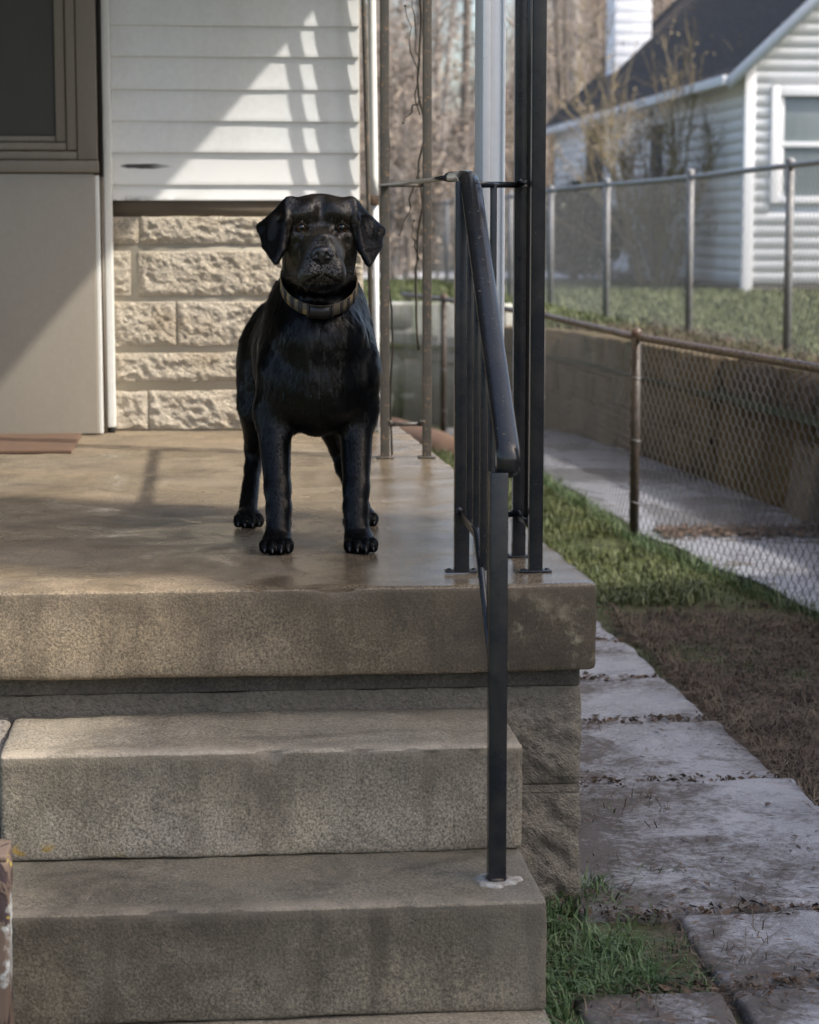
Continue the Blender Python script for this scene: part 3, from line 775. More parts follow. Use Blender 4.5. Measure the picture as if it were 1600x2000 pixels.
# peeling post, front left
pp = thing('peeling_post', 'peeling brown painted wooden post at the left edge in front of the steps', 'post', (-.33, 3.17, -.6))
mb = MB()
def ppw(V, n_):
    V = V.copy(); V += n_ * (np.round(fbm(V * np.array([24, 24, 10]), 4, 77) * 3) / 3 * .006)[:, None]; return V
rbox(mb, (-.392, 3.125, -.62), (-.296, 3.215, -.272), .006, .012, 0, warp=ppw)
put('shaft', mb, M_peel, pp, True)
mb = MB(); rbox(mb, (-.394, 3.123, -.2715), (-.294, 3.217, -.260), .004, .02, .003, 40, 5); put('cap', mb, M_peel, pp)

# ------------------------------------------------------------------ railings
SQ = lambda a, b: [(-a, -b), (a, -b), (a, b), (-a, b)]
def bar(p, q, a=.006, b=.006, up=(0, 1, 0)): return sweep(MB(), [p, q], SQ(a, b), up)
def vpost(x, y, z0, z1, w=.0125): return rbox(MB(), (x - w, y - w, z0), (x + w, y + w, z1), .002)
def flange(parent, x, y, mat, w=.0125):
    mb = rbox(MB(), (x - w - .018, y - .013, .001), (x + w + .018, y + .013, .0055), .002)
    for sg in (-1, 1): sphere(mb, (x + sg * (w + .010), y, .0055), (.005, .005, .003), 8, 5, half=True)
    return put('foot_flange', mb, mat, parent)
def weld(mb, p, r=.006):
    for k in range(3): sphere(mb, (p[0] + random.uniform(-.004, .004), p[1] + random.uniform(-.004, .004), p[2] + random.uniform(-.003, .003)), r * random.uniform(.5, .9), 8, 5)
    return mb
# corner column: two tall posts joined by small bars
cc = thing('iron_column', 'tall blue black iron column of two posts on the front corner of the porch', 'column', (.606, 4.12, 0), 'iron porch columns')
for (x, y) in ((.6065, 4.022), (.602, 4.212)):
    put('post', vpost(x, y, .002, 2.138), M_iron, cc); flange(cc, x, y, M_iron)
for z in (.085, .72, 1.6):
    put('cross_bar', bar((.602, 4.20, z), (.6065, 4.034, z), .006, .007), M_iron, cc)
mb = MB(); weld(mb, (.601, 4.198, .092)); weld(mb, (.606, 4.036, .09)); weld(mb, (.601, 4.197, .727)); put('weld_beads', mb, M_iron, cc)
# a thin flat filler strip between the posts with flaking paint
put('filler_strip', sweep(MB(), [(.6045, 4.13, .09), (.6045, 4.13, 1.9)], SQ(.004, .009), (0, 1, 0)), M_iron_worn, cc)
# rear column
rc = thing('iron_column', 'dusty brown iron column of two slim posts near the house wall', 'column', (.556, 6.12, 0), 'iron porch columns')
for x in (.496, .6135):
    put('post', vpost(x, 6.12, .0, 2.138, .0122), M_iron_dusty, rc)
    put('foot_plate', rbox(MB(), (x - .024, 6.10, .0005), (x + .024, 6.14, .005), .002), M_iron_dusty, rc)
for z in (.095, .757, 1.6):
    put('cross_bar', bar((.507, 6.12, z), (.602, 6.12, z), .0055, .0055), M_iron_dusty, rc)
mb = MB(); weld(mb, (.51, 6.112, .1), .008); weld(mb, (.60, 6.112, .1), .009); put('weld_beads', mb, M_iron_dusty, rc)

# handrail: level run from the rear column, bend, slope down the stairs, curled end
hr = thing('stair_handrail', 'worn black moulded iron handrail sloping down beside the concrete steps', 'handrail', (.46, 3.45, -.415))
prof = [(-.019, -.004), (-.019, .003), (-.014, .0085), (-.006, .011), (.006, .011), (.014, .0085), (.019, .003), (.019, -.004), (.012, -.006), (-.012, -.006)]
P = []
P += [(.4835 - .0015 * t, 4.30 - (4.30 - 4.12) * t, .734 - .002 * t) for t in np.linspace(0, 1, 4)]
lv = put('level_rail', sweep(MB(), [(.496, 6.106, .757), (.489, 5.2, .745), (.486, 4.55, .738), (.4835, 4.301, .7355)], [(-.019, -.0035), (.019, -.0035), (.019, .0035), (-.019, .0035)], (0, 0, 1), scale=[.75, .85, .95, 1.0]), M_iron, hr)
A0 = np.array([.482, 4.03, .731]); E0 = np.array([.4755, 3.458, .290])
for t in np.linspace(0, 1, 6): # bend
    a = np.array([.482, 4.10, .733]); b = A0; c = A0 + (E0 - A0) * .10
    P.append(tuple((1 - t) ** 2 * a + 2 * t * (1 - t) * b + t * t * c))
for t in np.linspace(.2, 1, 14): P.append(tuple(A0 + (E0 - A0) * t))
th0 = math.atan2(A0[2] - E0[2], A0[1] - E0[1]); q = E0.copy()
for k in range(1, 15):
    th = th0 + (math.radians(172) - th0) * (k - .5) / 14; rr0 = .024 if k < 8 else .0145
    q = q + np.array([0, -math.cos(th), -math.sin(th)]) * rr0 * (math.radians(172) - th0) / 14; P.append(tuple(q))
P = [P[0]] + [p for i, p in enumerate(P[1:]) if np.linalg.norm(np.array(p) - np.array(P[i])) > .0012]
twist_scale = [1] * len(P)
rail_mb = MB(); Pn = np.array(P)
T = np.gradient(Pn, axis=0); T /= np.linalg.norm(T, axis=1, keepdims=True)
V = []; pf = np.array(prof)
for i in range(len(Pn)):
    s = np.array([1.0, 0, 0]); s = s - T[i] * s.dot(T[i]); s /= np.linalg.norm(s); w = np.array([0, T[i][2], -T[i][1]]); w /= np.linalg.norm(w)
    V.append(Pn[i] + pf[:, :1] * s + pf[:, 1:2] * w)
k = len(pf); V = np.concatenate(V); idx = np.arange(len(V)).reshape(-1, k); nx = np.roll(idx, -1, 1)
rail_mb.add(V, np.stack([idx[:-1], nx[:-1], nx[1:], idx[1:]], -1).reshape(-1, 4))
rail_mb.f.append(np.array([list(idx[0])])); rail_mb.f.append(np.array([list(idx[-1])[::-1]])); rail_mb.mi += [np.zeros(1, np.int32)] * 2
o = put('top_rail', rail_mb, M_iron_worn, hr, True)
bv = o.modifiers.new('bevel', 'BEVEL'); bv.width = .0015; bv.segments = 2; bv.limit_method = 'ANGLE'; bv.angle_limit = math.radians(50)
put('post', vpost(.4695, 4.034, .002, .722, .0135), M_iron, hr)
put('post', vpost(.4605, 3.452, -.414, .252, .0145), M_iron, hr); 
flange(hr, .4695, 4.034, M_iron, .0135)
mb = MB(); sphere(mb, (.4605, 3.452, -.4125), (.019, .018, .006), 12, 6, half=True); put('foot_collar', mb, M_darkpipe, hr)
put('lower_rail', sweep(MB(), [(.4695, 4.03, .112), (.468, 3.80, .108), (.467, 3.77, .098), (.466, 3.74, .078), (.462, 3.46, -.145)], SQ(.005, .0085), (0, 0, 1)), M_iron, hr)
def rail_z(y): return .731 + (E0[2] - A0[2]) / (E0[1] - A0[1]) * (y - A0[1])
for y in (3.93, 3.82, 3.71, 3.60):
    zl = .108 if y > 3.78 else .078 + (y - 3.74) * .8
    put('baluster', rbox(MB(), (.4605 + (y - 3.5) * .012, y - .006, zl), (.4725 + (y - 3.5) * .012, y + .006, rail_z(y) - .004), .0015), M_iron, hr)
# short panel between the handrail post and the corner column
put('link_bar', bar((.483, 4.036, .716), (.591, 4.205, .719), .0055, .0065), M_iron, hr)
put('link_bar', bar((.483, 4.036, .100), (.591, 4.205, .088), .0055, .0055), M_iron, hr)
put('baluster', rbox(MB(), (.531, 4.109, .094), (.543, 4.121, .717), .0015), M_iron, hr)
mb = MB(); weld(mb, (.462, 4.02, .118), .007); weld(mb, (.476, 4.018, .112), .007); put('weld_beads', mb, M_iron, hr)

# white wooden post
wpost = thing('white_post', 'narrow weathered white wooden post behind the black handrail', 'post', (.565, 4.43, 0))
put('shaft', rbox(MB(), (.5465, 4.366, .002), (.5915, 4.49, 2.138), .004), M_oldwhite, wpost)
put('moulding', rbox(MB(), (.5465, 4.3595, .1), (.5615, 4.3655, 2.138), .002), M_oldwhite, wpost)
put('moulding', rbox(MB(), (.586, 4.3595, .1), (.592, 4.3655, 2.138), .002), M_oldwhite, wpost)

# dead vine on the rear column
vn = thing('climbing_vine', 'thin dead climbing vine twisting beside the slim rear column', 'vine', (.53, 6.16, 0))
def wander(p, q, n, amp, seed):
    t = np.linspace(0, 1, n)[:, None]; L = np.array(p) + (np.array(q) - np.array(p)) * t
    w = np.stack([fbm(np.stack([t[:, 0] * 5, t[:, 0] * 0 + seed, t[:, 0] * 0 + k], -1), 3, seed + k) for k in range(3)], -1)
    return L + w * amp * np.sin(np.pi * np.clip(t, 0, 1)) ** .5
mb = MB(); tube(mb, wander((.518, 6.15, .005), (.508, 6.16, .95), 24, .015, 3), .0028, 6); put('stem', mb, M_vine, vn)
mb = MB(); tube(mb, wander((.593, 6.15, .30), (.60, 6.16, 1.30), 24, .03, 9), .0032, 6); put('stem', mb, M_vine, vn)
mb = MB()
for sd, (p, q) in enumerate([((.597, 6.15, .95), (.560, 6.2, 1.25)), ((.597, 6.15, .80), (.545, 6.2, .62)), ((.6, 6.15, 1.0), (.555, 6.2, .93)), ((.595, 6.15, .55), (.575, 6.1, .66)), ((.597, 6.15, 1.1), (.57, 6.2, 1.32))]):
    tube(mb, wander(p, q, 10, .02, 20 + sd), [.002] * 6 + [.0012] * 4, 5)
    sphere(mb, q, .0035, 8, 5)
put('side_twigs', mb, M_vine, vn)

# ------------------------------------------------------------------ chain link fences
def chain_mesh(pl, z0f, z1f, pitch, rad, sides=3, wav=.0025):
    """woven zigzag wires along a plan polyline"""
    pl = np.asarray(pl, float); ds = np.linalg.norm(np.diff(pl, axis=0), axis=1); cum = np.concatenate([[0], np.cumsum(ds)])
    a = pitch / 2; N = int(cum[-1] / a); mb = MB(); r = random.Random(4)
    def at(s): return np.stack([np.interp(s, cum, pl[:, 0]), np.interp(s, cum, pl[:, 1])], -1)
    ring = np.array([(math.cos(2 * math.pi * i / sides), math.sin(2 * math.pi * i / sides)) for i in range(sides)])
    for i in range(N):
        s0 = i * a
        zb, zt = z0f(s0), z1f(s0)
        n = max(4, int((zt - zb) / a)); j = np.arange(n + 1)
        s = s0 + np.where((j + i) % 2 == 0, -.06 * a, 1.06 * a) + fbm(np.stack([j * .21, np.full(n + 1, s0 * 3.0), j * 0.0], -1), 2, 3) * a * .22
        z = zb + (zt - zb) * j / n
        xy = at(np.clip(s, 0, cum[-1]))
        tv = at(np.array([min(s0 + .1, cum[-1])]))[0] - at(np.array([max(s0 - .1, 0)]))[0]; tv /= np.linalg.norm(tv); nn = np.array([tv[1], -tv[0]])
        off = np.where((j + i) % 2 == 0, wav, -wav)
        c = np.concatenate([xy + off[:, None] * nn, z[:, None]], 1)
        # ring in the plane spanned by the fence normal and the diagonal's in-plane normal
        V = c[:, None, :] + rad * (ring[None, :, :1] * np.array([nn[0], nn[1], 0]) + ring[None, :, 1:2] * np.array([tv[0], tv[1], 0]))
        idx = np.arange((n + 1) * sides).reshape(n + 1, sides); nx = np.roll(idx, -1, 1)
        mb.add(V.reshape(-1, 3), np.stack([idx[:-1], nx[:-1], nx[1:], idx[1:]], -1).reshape(-1, 4))
    return mb
LF = np.array([(2.08, 5.6), (1.975, 6.5), (1.945, 6.85), (1.705, 8.7), (1.675, 10.9), (1.44, 13.2), (1.28, 14.4)])
dl = np.concatenate([[0], np.cumsum(np.linalg.norm(np.diff(LF, axis=0), axis=1))])
lf_top = lambda s: np.interp(s, dl, [.18, .185, .197, .212, .215, .22, .22])
lf = thing('chain_link_fence', 'low rusty chain link fence between the grass strip and the wet path', 'fence', (1.705, 8.7, -.6))
pts = np.array([(np.interp(s, dl, LF[:, 0]), np.interp(s, dl, LF[:, 1]), lf_top(s)) for s in np.linspace(0, dl[-1], 60)])
put('top_rail', tube(MB(), pts, .0155, 12), M_rust, lf, True)
for (x, y) in ((1.706, 8.66), (1.672, 10.95), (1.43, 13.25), (2.05, 5.85)):
    z1 = lf_top(np.interp(y, LF[:, 1], dl)) + .022
    p = put('post', tube(MB(), [(x, y, -.64), (x, y, z1)], .0195, 14), M_darkpipe, lf, True)
    mb = MB(); sphere(mb, (x, y, z1 - .004), (.023, .023, .02), 14, 6, half=True); tube(mb, [(x, y, z1 - .02), (x, y, z1 + .0)], .0215, 14)
    put('cap', mb, M_rust, p, True)
    for z in (-.45, -.2, .05):
        put('tie_wire', tube(MB(), [(x + .021 * math.cos(a), y + .021 * math.sin(a), z + .004 * math.sin(2 * a)) for a in np.linspace(0, 6.2, 14)], .0016, 5), M_wire2, p)
o = put('wire_mesh', chain_mesh(LF, lambda s: -.60, lambda s: lf_top(s) - .012, .062, .00155), M_wire, lf, False, 'stuff')
UF = np.array([(3.34, 9.6), (3.31, 12.37), (3.24, 14.65), (3.16, 17.3), (3.17, 20.2), (3.17, 24.5), (3.17, 31.0)])
du = np.concatenate([[0], np.cumsum(np.linalg.norm(np.diff(UF, axis=0), axis=1))])
uf = thing('chain_link_fence', 'taller grey galvanised chain link fence on the lawn in front of the white neighbouring house', 'fence', (3.31, 12.37, -.08))
pts = np.array([(np.interp(s, du, UF[:, 0]), np.interp(s, du, UF[:, 1]), .992 + .008 * math.sin(s * .8)) for s in np.linspace(0, du[-1], 60)])
put('top_rail', tube(MB(), pts, .017, 10), M_galv, uf, True)
for (x, y) in ((3.34, 9.7), (3.31, 12.37), (3.24, 14.65), (3.16, 17.3), (3.17, 20.2), (3.17, 22.9), (3.17, 26), (3.17, 29)):
    p = put('post', tube(MB(), [(x, y, -.12), (x, y, 1.02)], .025, 12), M_galv, uf, True)
    mb = MB(); sphere(mb, (x, y, 1.015), (.030, .030, .028), 12, 6, half=True); tube(mb, [(x - .0, y - .03, .995), (x, y + .03, .995)], .022, 10); put('cap', mb, M_galv, p, True)
put('wire_mesh', chain_mesh(UF, lambda s: -.06, lambda s: 1.0, .080, .0017), M_wire2, uf, False, 'stuff')
tag(put('edging', sweep(MB(), [(.95, 13.75, -.55), (1.12, 13.55, -.555), (1.33, 12.9, -.58), (1.50, 11.9, -.62)], [(-.16, -.14), (.16, -.14), (.10, -.01), (.02, .045), (-.07, .03)], (0, 0, 1)), M_terra), 'terracotta coloured earth edging at the foot of the pale wall behind the grass', 'edging')
# ------------------------------------------------------------------ paved walkway
walk = bpy.data.objects.new('walkway', None); COL.objects.link(walk); walk['kind'] = 'structure'; walk.location = (1.0, 4.5, -.62); _WL['walkway'] = (1.0, 4.5, -.62)
jy = [2.2, 2.85, 3.452, 3.845, 4.80, 5.42, 5.95, 6.52, 7.05, 7.6, 8.2]
lx = [.60, .60, .60, .668, .668, .74, .74, .74, .74, .74]
rxs = [1.32, 1.31, 1.31, 1.31, 1.295, 1.27, 1.262, 1.25, 1.24, 1.23]
def slab(x0, x1, y0, y1, sd):
    dz = random.uniform(-.003, .004); tl = random.uniform(-.006, .006)
    def w(V, n_):
        V = V.copy(); V += n_ * (fbm(V * 13, 4, sd) * .007)[:, None]
        V[:, 2] += dz + tl * (V[:, 0] - x0) + fbm(V * np.array([2.5, 2.5, 0]), 3, sd) * .004
        e = np.minimum(np.minimum(V[:, 0] - x0, x1 - V[:, 0]), np.minimum(V[:, 1] - y0, y1 - V[:, 1]))
        V[:, 0] += fbm(V * np.array([5, 5, 0]) + 3, 3, sd + 2) * .018; V[:, 1] += fbm(V * np.array([5, 5, 0]) + 7, 3, sd + 5) * .008
        return V
    put('paving_slab', rbox(MB(), (x0, y0 + .013, -.665), (x1 - .0, y1 - .013, -.606), .015, .025, 0, warp=w), M_pave, walk, True)
for i in range(len(jy) - 1):
    if i == 2:
        slab(.60, .845, jy[i], jy[i + 1] - .39 + .0, 50) if False else None
        slab(.842, rxs[i], jy[i], jy[i + 1], 51 + i); continue
    if i == 1:
        slab(.585, .838, jy[i], jy[i + 1], 60); slab(.852, rxs[i], jy[i], jy[i + 1], 61); continue
    slab(lx[i], rxs[i], jy[i], jy[i + 1], 40 + i)

# ------------------------------------------------------------------ grass, dead grass, leaf litter
def soil_z(x, y): return -.625 + fbm(np.stack([x * 3, y * 3, x * 0], -1), 4, 3) * .022
def blades(n, sampler, hfun, wid, lean, seed, curl=.5):
    r = np.random.default_rng(seed)
    x, y, z = sampler(n, r); n = len(x)
    h = hfun(x, y, r); a = r.uniform(0, 2 * np.pi, n); ln = np.abs(r.normal(0, lean, n)) + .08
    dx, dy = np.cos(a), np.sin(a); b = a + np.pi / 2 + r.normal(0, .5, n)
    wx, wy = np.cos(b) * wid * r.uniform(.6, 1.3, n), np.sin(b) * wid * r.uniform(.6, 1.3, n)
    V = np.zeros((n, 5, 3))
    V[:, 0] = np.stack([x - wx, y - wy, z - .004], -1); V[:, 1] = np.stack([x + wx, y + wy, z - .004], -1)
    mx, my, mz = x + dx * ln * h * .4, y + dy * ln * h * .4, z + h * .6
    V[:, 2] = np.stack([mx + wx * .8, my + wy * .8, mz], -1); V[:, 3] = np.stack([mx - wx * .8, my - wy * .8, mz], -1)
    V[:, 4] = np.stack([x + dx * ln * h * (1 + curl), y + dy * ln * h * (1 + curl), z + h * (1 - .35 * np.minimum(ln, 1.6))], -1)
    base = np.arange(n)[:, None] * 5
    return V.reshape(-1, 3), base + np.array([[0, 1, 2, 3]]), base + np.array([[3, 2, 4]])
def patch(x0, x1, y0, y1, dens_freq, thr, gap=None):
    def f(n, r):
        x = r.uniform(x0, x1, n) if np.isscalar(x0) else None
        y = r.uniform(y0, y1, n)
        k = fbm(np.stack([x * dens_freq, y * dens_freq, x * 0 + 2], -1), 3, 9) + r.uniform(-.35, .35, n) > thr
        if gap is not None: k &= gap(x, y)
        x, y = x[k], y[k]
        return x, y, soil_z(x, y)
    return f
def grass_obj(name, mats, specs):
    mb = MB()
    for m, args in specs:
        V, q, t3 = blades(*args); mb.add(V, q, m); n0 = mb.n - len(V)
        mb.f.append(t3 + n0); mb.mi.append(np.full(len(t3), m, np.int32))
    return put(name, mb, mats, None, False, 'stuff')
fence_x = lambda y: np.interp(y, LF[:, 1], LF[:, 0])
strip = lambda x, y: (x > np.interp(y, [4, 5.2, 6.6, 7.2, 8.5], [1.34, 1.31, 1.27, .72, .68])) & (x < fence_x(y) + .06) & (y + fbm(np.stack([x * 2.4, y * 2.4, x * 0 + 5], -1), 4, 12) * 1.9 + RNG.normal(0, .22, np.shape(y)) > 5.75)
tuft = lambda x, y: (x > np.where(y < 3.96, .537, .70)) & (x < np.interp(y, [2.9, 3.4, 3.46, 3.84, 3.9, 4.4], [.60, .60, .83, .82, .95, .80]) + fbm(np.stack([x * 9, y * 9, x * 0], -1), 2, 4) * .06)
grass_obj('grass', [M_grass, M_grass2], [
    (0, (7000, patch(.53, .74, 3.0, 4.05, 5, -.02, tuft), lambda x, y, r: r.uniform(.02, .065, len(x)), .0019, .75, 1)),
    (0, (3600, patch(.60, .92, 3.44, 4.1, 7, .10, tuft), lambda x, y, r: r.uniform(.015, .05, len(x)), .0017, .8, 2)),
    (1, (2500, patch(.70, .86, 4.0, 7.5, 6, .12), lambda x, y, r: r.uniform(.015, .045, len(x)), .0018, .8, 3)),
    (1, (80000, patch(1.2, 2.0, 5.3, 9.5, 2.2, .0, strip), lambda x, y, r: r.uniform(.008, .026, len(x)), .0017, .9, 4)),
    (0, (9000, patch(1.2, 2.0, 4.4, 9.5, 3.2, .24, strip), lambda x, y, r: r.uniform(.01, .034, len(x)), .0018, .9, 5)),
    (1, (45000, patch(.66, 1.75, 7.2, 13.5, 1.5, -.2, strip), lambda x, y, r: r.uniform(.02, .06, len(x)), .003, .8, 6)),
    (0, (2500, lambda n, r: (lambda y: (fence_x(y) + r.normal(0, .02, n), y, np.full(n, -.615)))(r.uniform(6, 11, n)), lambda x, y, r: r.uniform(.03, .085, len(x)), .0016, .6, 7)),
])
dead_gap = lambda x, y: (x > 1.30) & (x < fence_x(y) + .03)
grass_obj('dead_grass', [M_dead, M_litter], [
    (0, (15000, patch(1.28, 2.02, 4.2, 7.0, 3.5, .10, dead_gap), lambda x, y, r: r.uniform(.02, .06, len(x)), .0013, 1.5, 11, 1.2)),
    (1, (20000, patch(1.28, 2.02, 4.0, 7.2, 3, -.1, dead_gap), lambda x, y, r: r.uniform(.01, .035, len(x)), .0022, 1.5, 12, 1.2)),
    (0, (4200, patch(.54, .98, 3.1, 6.5, 5, .05), lambda x, y, r: r.uniform(.02, .05, len(x)), .0013, 1.5, 13, 1.2)),
    (0, (1800, lambda n, r: (lambda y: (1.30 + np.abs(r.normal(0, .03, n)), y, np.full(n, -.612)))(r.uniform(3.6, 7, n)), lambda x, y, r: r.uniform(.02, .05, len(x)), .0014, 1.3, 14, 1.0)),
])
# scraps of leaf and twig lying on slabs and soil
def scraps(n, seed):
    r = np.random.default_rng(seed)
    x = np.concatenate([r.uniform(.62, 1.32, n), r.uniform(1.26, 1.95, n)]); y = np.concatenate([r.uniform(3.2, 6.6, n), r.uniform(4.2, 6.8, n)])
    k = fbm(np.stack([x * 4, y * 4, x * 0], -1), 4, 31) + np.clip(.95 - x, -.2, .3) * .9 + (x > 1.3) * .3 + r.uniform(-.4, .4, 2 * n) > .05
    x, y = x[k], y[k]; m = len(x)
    L = r.uniform(.003, .012, m) * np.where(r.random(m) < .12, 1.7, 1.0); W = L * r.uniform(.08, .32, m); a = r.uniform(0, 6.28, m)
    z = np.where(x < 1.3, -.598, -.605) + r.uniform(0, .004, m)
    c, s = np.cos(a), np.sin(a); V = np.zeros((m, 4, 3))
    for i, (u, v, w) in enumerate(((-1, 0, 0), (0, -1, .5), (1, 0, .1), (0, 1, .7))):
        V[:, i] = np.stack([x + u * L * c - v * W * s, y + u * L * s + v * W * c, z + w * W * r.uniform(.2, 1.2, m)], -1)
    return V.reshape(-1, 3), np.arange(m)[:, None] * 4 + np.array([[0, 1, 2, 3]])
mb = MB(); mb.add(*scraps(8500, 5))
r_j = np.random.default_rng(93)
for yj in jy[1:-1]:
    nj = 150 + 30 * (len(jy) % 3); xj = r_j.uniform(.67, 1.30, nj); yy_ = yj + r_j.normal(0, .022, nj); aj = r_j.uniform(0, 6.28, nj); Lj = r_j.uniform(.003, .014, nj)
    Vj = np.stack([np.stack([xj + u * Lj * np.cos(aj) - v * Lj * .3 * np.sin(aj), yy_ + u * Lj * np.sin(aj) + v * Lj * .3 * np.cos(aj), -.607 + r_j.uniform(0, .010, nj) + v * .002], -1) for u, v in ((-1, 0), (0, -1), (1, 0), (0, 1))], 1)
    mb.add(Vj.reshape(-1, 3), np.arange(nj)[:, None] * 4 + np.array([[0, 1, 2, 3]])); 
r_l = np.random.default_rng(91); nl = 900; yl = 8.72 + r_l.normal(0, .10, nl); xl = r_l.uniform(1.82, 2.55, nl); al = r_l.uniform(0, 6.28, nl); Ll = r_l.uniform(.008, .03, nl)
Vl = np.stack([np.stack([xl + u * Ll * np.cos(al) - v * Ll * .5 * np.sin(al), yl + u * Ll * np.sin(al) + v * Ll * .5 * np.cos(al), -.583 + r_l.uniform(0, .008, nl)], -1) for u, v in ((-1, 0), (0, -1), (1, 0), (0, 1))], 1)
mb.add(Vl.reshape(-1, 3), np.arange(nl)[:, None] * 4 + np.array([[0, 1, 2, 3]])); put('leaf_litter', mb, M_litter, None, False, 'stuff')
# lawn blades near the upper fence
def up(x0, x1, y0, y1):
    def f(n, r):
        x = r.uniform(x0, x1, n); y = r.uniform(y0, y1, n); k = x > wx(np.minimum(y, 13.4)) + .25; x, y = x[k], y[k]
        return x, y, upper_z(x, y)
    return f
grass_obj('lawn_grass', [M_grass2, M_dead], [
    (0, (30000, up(2.6, 5.2, 9, 20), lambda x, y, r: r.uniform(.02, .06, len(x)), .004, .8, 21)),
    (0, (22000, up(2.6, 7.5, 18, 30), lambda x, y, r: r.uniform(.03, .07, len(x)), .007, .8, 22)),
    (1, (6000, up(2.5, 3.4, 8, 16), lambda x, y, r: r.uniform(.03, .10, len(x)), .003, 1.0, 23, 1.0)),
    (0, (14000, lambda n, r: (lambda x, y: (x, y, upper_z(x, y)))(r.uniform(.3, 3.4, n), r.uniform(15, 31, n)), lambda x, y, r: r.uniform(.04, .10, len(x)), .008, .8, 24)),
])

# ------------------------------------------------------------------ neighbouring house
HX, HY, HZ = 6.255, 25.41, -.10
nh = thing('house', 'white clapboard gabled neighbouring house with a dark shingle roof beyond the fences', 'house', (HX, HY, HZ))
HL, HW, EAVE = 14.0, 5.6, 2.64; SL = math.tan(math.radians(43.0)); RIDGE = EAVE + HW / 2 * SL
mb = MB()
mb.add([(HX + .05, HY + .05, HZ - .5), (HX + HW - .05, HY + .05, HZ - .5), (HX + HW - .05, HY + .05, EAVE), (HX + HW / 2, HY + .05, RIDGE - .06), (HX + .05, HY + .05, EAVE),
        (HX + .05, HY + HL - .05, HZ - .5), (HX + HW - .05, HY + HL - .05, HZ - .5), (HX + HW - .05, HY + HL - .05, EAVE), (HX + HW / 2, HY + HL - .05, RIDGE - .06), (HX + .05, HY + HL - .05, EAVE)],
       [(0, 5, 9, 4), (1, 2, 7, 6)])
mb.f += [np.array([(0, 4, 3, 2, 1)]), np.array([(5, 6, 7, 8, 9)])]; mb.mi += [np.zeros(1, np.int32)] * 2
put('wall', mb, M_clap, nh)
ex = .136; nrow = int((RIDGE - HZ) / ex)
wins_front = [(HX + .30, HX + 1.72, .95, 2.30)]
wins_left = [(34.4, 36.3, .9, 2.40), (29.9, 31.0, -.1, 2.2)]
def gaps(a, b, za, zt, holes):
    segs = [(a, b)]
    for (h0, h1, g0, g1) in holes:
        if zt <= g0 or za >= g1: continue
        out = []
        for s0, s1 in segs:
            if h1 <= s0 or h0 >= s1: out.append((s0, s1)); continue
            if h0 > s0: out.append((s0, h0))
            if h1 < s1: out.append((h1, s1))
        segs = out
    return segs
for k in range(nrow):
    za, zt = HZ + .12 + k * ex, HZ + .12 + (k + 1) * ex
    inset = max(0, (zt - EAVE) / SL)
    if HW - 2 * inset > .3:
        for s0, s1 in gaps(HX + .11 + inset * 1.0, HX + HW - .11 - inset, za, zt, wins_front):
            if s1 - s0 < .04: continue
            mb = MB(); mb.add([(s0, HY + .012, zt), (s1, HY + .012, zt), (s1, HY - .002, za), (s0, HY - .002, za), (s0, HY + .045, za), (s1, HY + .045, za)], [(0, 3, 2, 1), (3, 4, 5, 2)])
            put('clapboard', mb, M_clap, nh)
    if zt < EAVE + .05:
        for s0, s1 in gaps(HY + .11, HY + HL - .11, za, zt, wins_left):
            mb = MB(); mb.add([(HX + .012, s0, zt), (HX + .012, s1, zt), (HX - .002, s1, za), (HX - .002, s0, za), (HX + .045, s0, za), (HX + .045, s1, za)], [(0, 1, 2, 3), (3, 2, 5, 4)])
            put('clapboard', mb, M_clap, nh)
put('corner_board', rbox(MB(), (HX - .012, HY - .012, HZ + .0), (HX + .11, HY + .11, EAVE), .004), M_wintrim, nh)
put('corner_board', rbox(MB(), (HX - .012, HY + HL - .11, HZ + .0), (HX + .11, HY + HL + .012, EAVE), .004), M_wintrim, nh)
put('foundation', rbox(MB(), (HX + .01, HY + .01, HZ - .6), (HX + HW - .01, HY + HL - .01, HZ + .10), .004), M_under, nh)
# roof planes
def roofside(sgn):
    xe = HX + HW / 2 + sgn * (HW / 2 + .26); ze = EAVE - .26 * SL; xr = HX + HW / 2
    y0, y1 = HY - .22, HY + HL + .25; mb = MB(); nr, ny = 26, 40
    V = []; F = []
    for i in range(nr):
        t0, t1 = i / nr, (i + 1) / nr
        for y in (y0, y1):
            V.append((xe + (xr - xe) * t0, y, ze + (RIDGE + .04 - ze) * t0 + .028)); V.append((xe + (xr - xe) * t1, y, ze + (RIDGE + .04 - ze) * t1 + .012))
        b = i * 4; F.append((b, b + 2, b + 3, b + 1))
        if i: F.append((b - 3, b - 1, b + 2, b))
    mb.add(V, F)
    put('roof', mb, M_roof, nh)
    mb = MB(); a = [(xe, ze), (xr, RIDGE + .04), (xr, RIDGE - .10), (xe, ze - .12)]
    mb.add([(x, y, z) for y in (y0 + .01, y1 - .01) for x, z in a], [(0, 1, 2, 3), (7, 6, 5, 4), (2, 6, 7, 3), (0, 3, 7, 4)])
    put('roof_deck', mb, M_wintrim, nh)
    put('gutter', rbox(MB(), (min(xe, xe - sgn * -.07), y0 + .02, ze - .11), (max(xe, xe - sgn * -.07), y1 - .02, ze + .0), .01), M_wintrim, nh)
    mb = MB(); a = [(xe, ze + .0), (xr, RIDGE + .03), (xr, RIDGE - .19), (xe, ze - .17)]
    mb.add([(x, y, z) for y in (y0 - .03, y0 + .005) for x, z in a], [(0, 1, 2, 3), (7, 6, 5, 4), (2, 6, 7, 3), (0, 3, 7, 4), (0, 4, 5, 1)])
    put('rake_board', mb, M_wintrim, nh)
roofside(-1); roofside(1)
